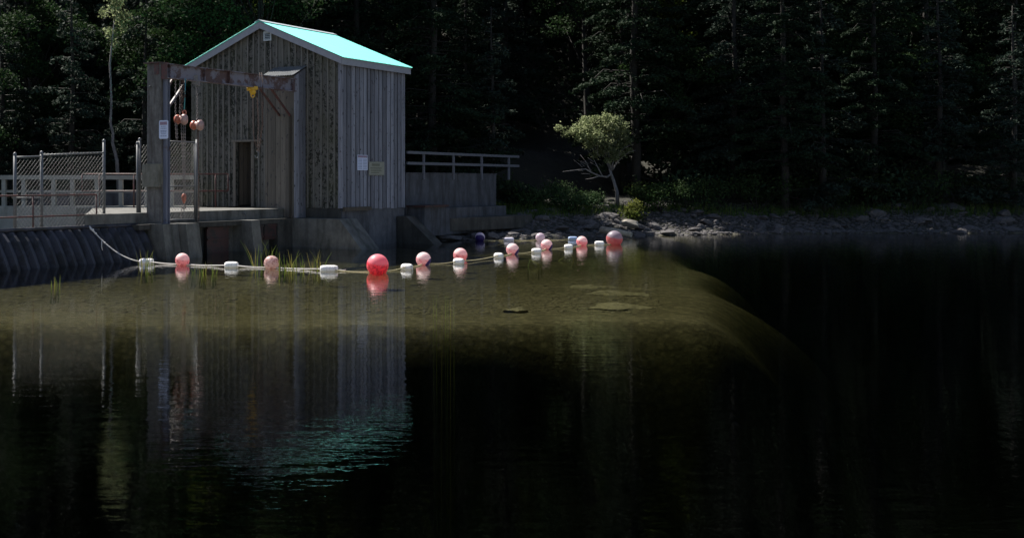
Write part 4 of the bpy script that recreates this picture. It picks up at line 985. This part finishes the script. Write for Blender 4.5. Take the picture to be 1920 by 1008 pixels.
for i, (px, Y, r, h) in enumerate([(965, 48.6, .9, .9), (1000, 47.6, .8, .75), (1040, 48.2, .9, .95), (1072, 47.2, .9, .8), (1104, 48.0, .7, .7), (930, 49.6, .9, 1.3), (900, 50.4, 1, 1.7),
                                   (1235, 48, 1, 1.1), (1285, 48.5, 1, 1.3), (1345, 49, 1.1, 1.2), (1420, 49, 1.1, 1.4), (1490, 49.5, 1.1, 1.2), (1560, 49.5, 1.2, 1.4), (1640, 50, 1.2, 1.3), (1720, 50, 1.2, 1.5), (1800, 50.5, 1.2, 1.3), (1880, 50.5, 1.2, 1.5)]):
    shrub((px - CX) / F * Y, Y, r, h, M['leafmid'] if i > 6 else M['leafshrub'], LS + (' left of the shore tree' if i < 7 else ' right of the shore tree'), 60 + i, 1500, 'shrubs above the stony bank')
x_ = (1192 - CX) / F * 46.9; shrub(x_, 46.9, .4, .7, M['leafsun'], 'yellow-green shrub at the right beside the small tree', 90, 1500)
shrub((1206 - CX) / F * 48.2, 48.2, .7, 1.0, M['grass'], 'green leafy bush right behind the foot of the small shore tree', 92, 1800)
shrub((925 - CX) / F * 46.5, 46.5, .5, .45, M['grass'], 'low grassy shrub at the end of the retaining wall footing', 91, 1200)
random.seed(77); mb = MB()
for i in range(9000):
    px = random.uniform(905, 1920); Y = random.uniform(45.2, 48.6) + max(0, (px - 1100) / 400.); x = (px - CX) / F * Y; sh = float(np.interp(x, SHX, SHY))
    if Y < sh + 2.2: continue
    h = random.uniform(.12, .42); z = float(T(x, Y)); blade(mb, (x, Y, z), (x + random.gauss(0, .1), Y + random.gauss(0, .1), z + h), .008, .3, None, 2)
kind(obj('bank_grass', mb, M['grass']), 'stuff')
# dark understorey mass at the forest foot
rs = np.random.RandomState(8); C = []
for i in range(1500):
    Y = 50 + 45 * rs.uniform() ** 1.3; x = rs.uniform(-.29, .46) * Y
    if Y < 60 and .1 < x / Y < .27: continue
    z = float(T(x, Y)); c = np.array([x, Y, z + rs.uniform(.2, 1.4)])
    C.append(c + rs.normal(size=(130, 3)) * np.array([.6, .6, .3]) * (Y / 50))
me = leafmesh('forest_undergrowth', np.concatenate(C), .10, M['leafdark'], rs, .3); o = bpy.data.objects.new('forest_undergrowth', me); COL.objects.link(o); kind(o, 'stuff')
# ---------------------------------------------------------------- small shore tree
Yt = 49.2
def tp(px, py, dy=0): return ad(px, py, Yt + dy)
base = tp(1158, 380); base.z = float(T(base.x, base.y)) - .02
ST = thing('shore_tree', 'small leaning tree with a sunlit pale green crown on the bank', 'tree', base)
mb = MB(); mb.tube([base, tp(1157, 360), tp(1151, 340), tp(1146, 327), tp(1144, 318)], [.09, .065, .06, .056, .05], 10)
def limb(pts, r0, r1): P_ = [tp(*q) for q in pts]; n_ = len(P_); mb.tube(P_, [r0 + (r1 - r0) * i / (n_ - 1) for i in range(n_)], 6)
limb([(1146, 326), (1138, 332), (1124, 330, -.1), (1108, 323, -.2), (1098, 317, -.3), (1078, 319, -.4), (1055, 322, -.5)], .045, .008)
limb([(1124, 330, -.1), (1112, 334, -.1), (1098, 336, 0)], .025, .006)
limb([(1130, 331, .1), (1120, 312, .1), (1110, 292, .2), (1095, 275, .3)], .03, .01); limb([(1108, 323, -.2), (1100, 305), (1088, 290, .1)], .02, .006)
limb([(1145, 320), (1136, 300, .2), (1128, 280, .2), (1118, 262, .3), (1108, 245)], .04, .01)
limb([(1146, 320), (1142, 300, -.2), (1141, 275, -.2), (1140, 250)], .04, .012); limb([(1146, 320), (1150, 300, 0), (1158, 275, .1), (1162, 250)], .04, .012)
limb([(1149, 318), (1156, 306, .1), (1166, 295, .2), (1180, 285, .1), (1192, 282)], .035, .006); limb([(1156, 306), (1160, 290), (1172, 276), (1188, 270)], .02, .005)
random.seed(12)
for i in range(26): a0 = (random.uniform(1118, 1162), random.uniform(255, 300), random.uniform(-.4, .4)); limb([a0, (a0[0] + random.uniform(-14, 16), a0[1] - random.uniform(3, 22), a0[2])], .012, .004)
for i in range(12): a0 = (random.uniform(1085, 1130), random.uniform(300, 330), -.2); limb([a0, (a0[0] - random.uniform(4, 18), a0[1] - random.uniform(-4, 14), -.2)], .009, .003)
obj('trunk', mb, M['barkpale'], ST)
rs = np.random.RandomState(5); C = []
cl = [(1140, 232, 10), (1120, 240, 10), (1156, 240, 12), (1132, 250, 12), (1150, 255, 12), (1165, 250, 8), (1124, 262, 9), (1140, 268, 10), (1100, 232, 8), (1093, 240, 10), (1083, 243, 7), (1110, 226, 6), (1147, 226, 7), (1168, 258, 6), (1118, 252, 8), (1098, 256, 7), (1105, 272, 6), (1096, 224, 5), (1074, 246, 5), (1148, 282, 7), (1128, 284, 6), (1160, 272, 6), (1060, 252, 4), (1048, 240, 5), (1152, 296, 5), (1170, 236, 5), (1135, 219, 5), (1162, 224, 5), (1178, 264, 5), (1180, 282, 4), (1116, 290, 5), (1108, 262, 6), (1086, 258, 5), (1166, 288, 5), (1140, 300, 4), (1122, 222, 4)]
for (px, py, s) in cl:
    c = np.array(tp(px, py, rs.uniform(-.4, .4))); s_ = s / F * Yt * 1.12; k = int(48 * s)
    g = rs.normal(size=(k, 3)); g *= np.array([.70, 1.2, .58]) * s_; C.append(c + g)
C = np.concatenate(C) - np.array(base); link('crown', leafmesh('crown', C, .045, M['leafpale'], rs, .3, None, .5), ST)
# pale bent birch left of column
mb = MB(); q = [ad(226, 322, 43.5), ad(219, 300, 43.5), ad(211, 268, 43.5), ad(212, 250, 43.5), ad(207, 232, 43.5), ad(209, 190, 43.5), ad(206, 120, 43.7), ad(214, 40, 43.8)]
q[0].z = float(T(q[0].x, q[0].y)); BT = thing('birch_tree', 'thin pale bent birch trunk left of the concrete column', 'tree', q[0])
mb.tube(q, [.075, .065, .055, .05, .045, .04, .035, .02], 8); obj('trunk', mb, M['barkpale'], BT)
rs = np.random.RandomState(15); C = []
for (px, py, s) in [(215, 15, 16), (226, 35, 13), (232, 52, 9), (205, 60, 10), (220, 5, 14), (195, 25, 9), (214, 80, 7), (240, 30, 8), (205, -15, 16), (225, -25, 15)]:
    k = 14 * s; C.append(np.array(ad(px, py, 43.8)) + rs.normal(size=(k, 3)) * np.array([.45, .9, .5]) * s / F * 43.8)
link('crown', leafmesh('crown', np.concatenate(C) - np.array(q[0]), .05, M['leafpale'], rs, .3, None, .5), BT)  # pale leaf colour stands for a sprig catching the sun
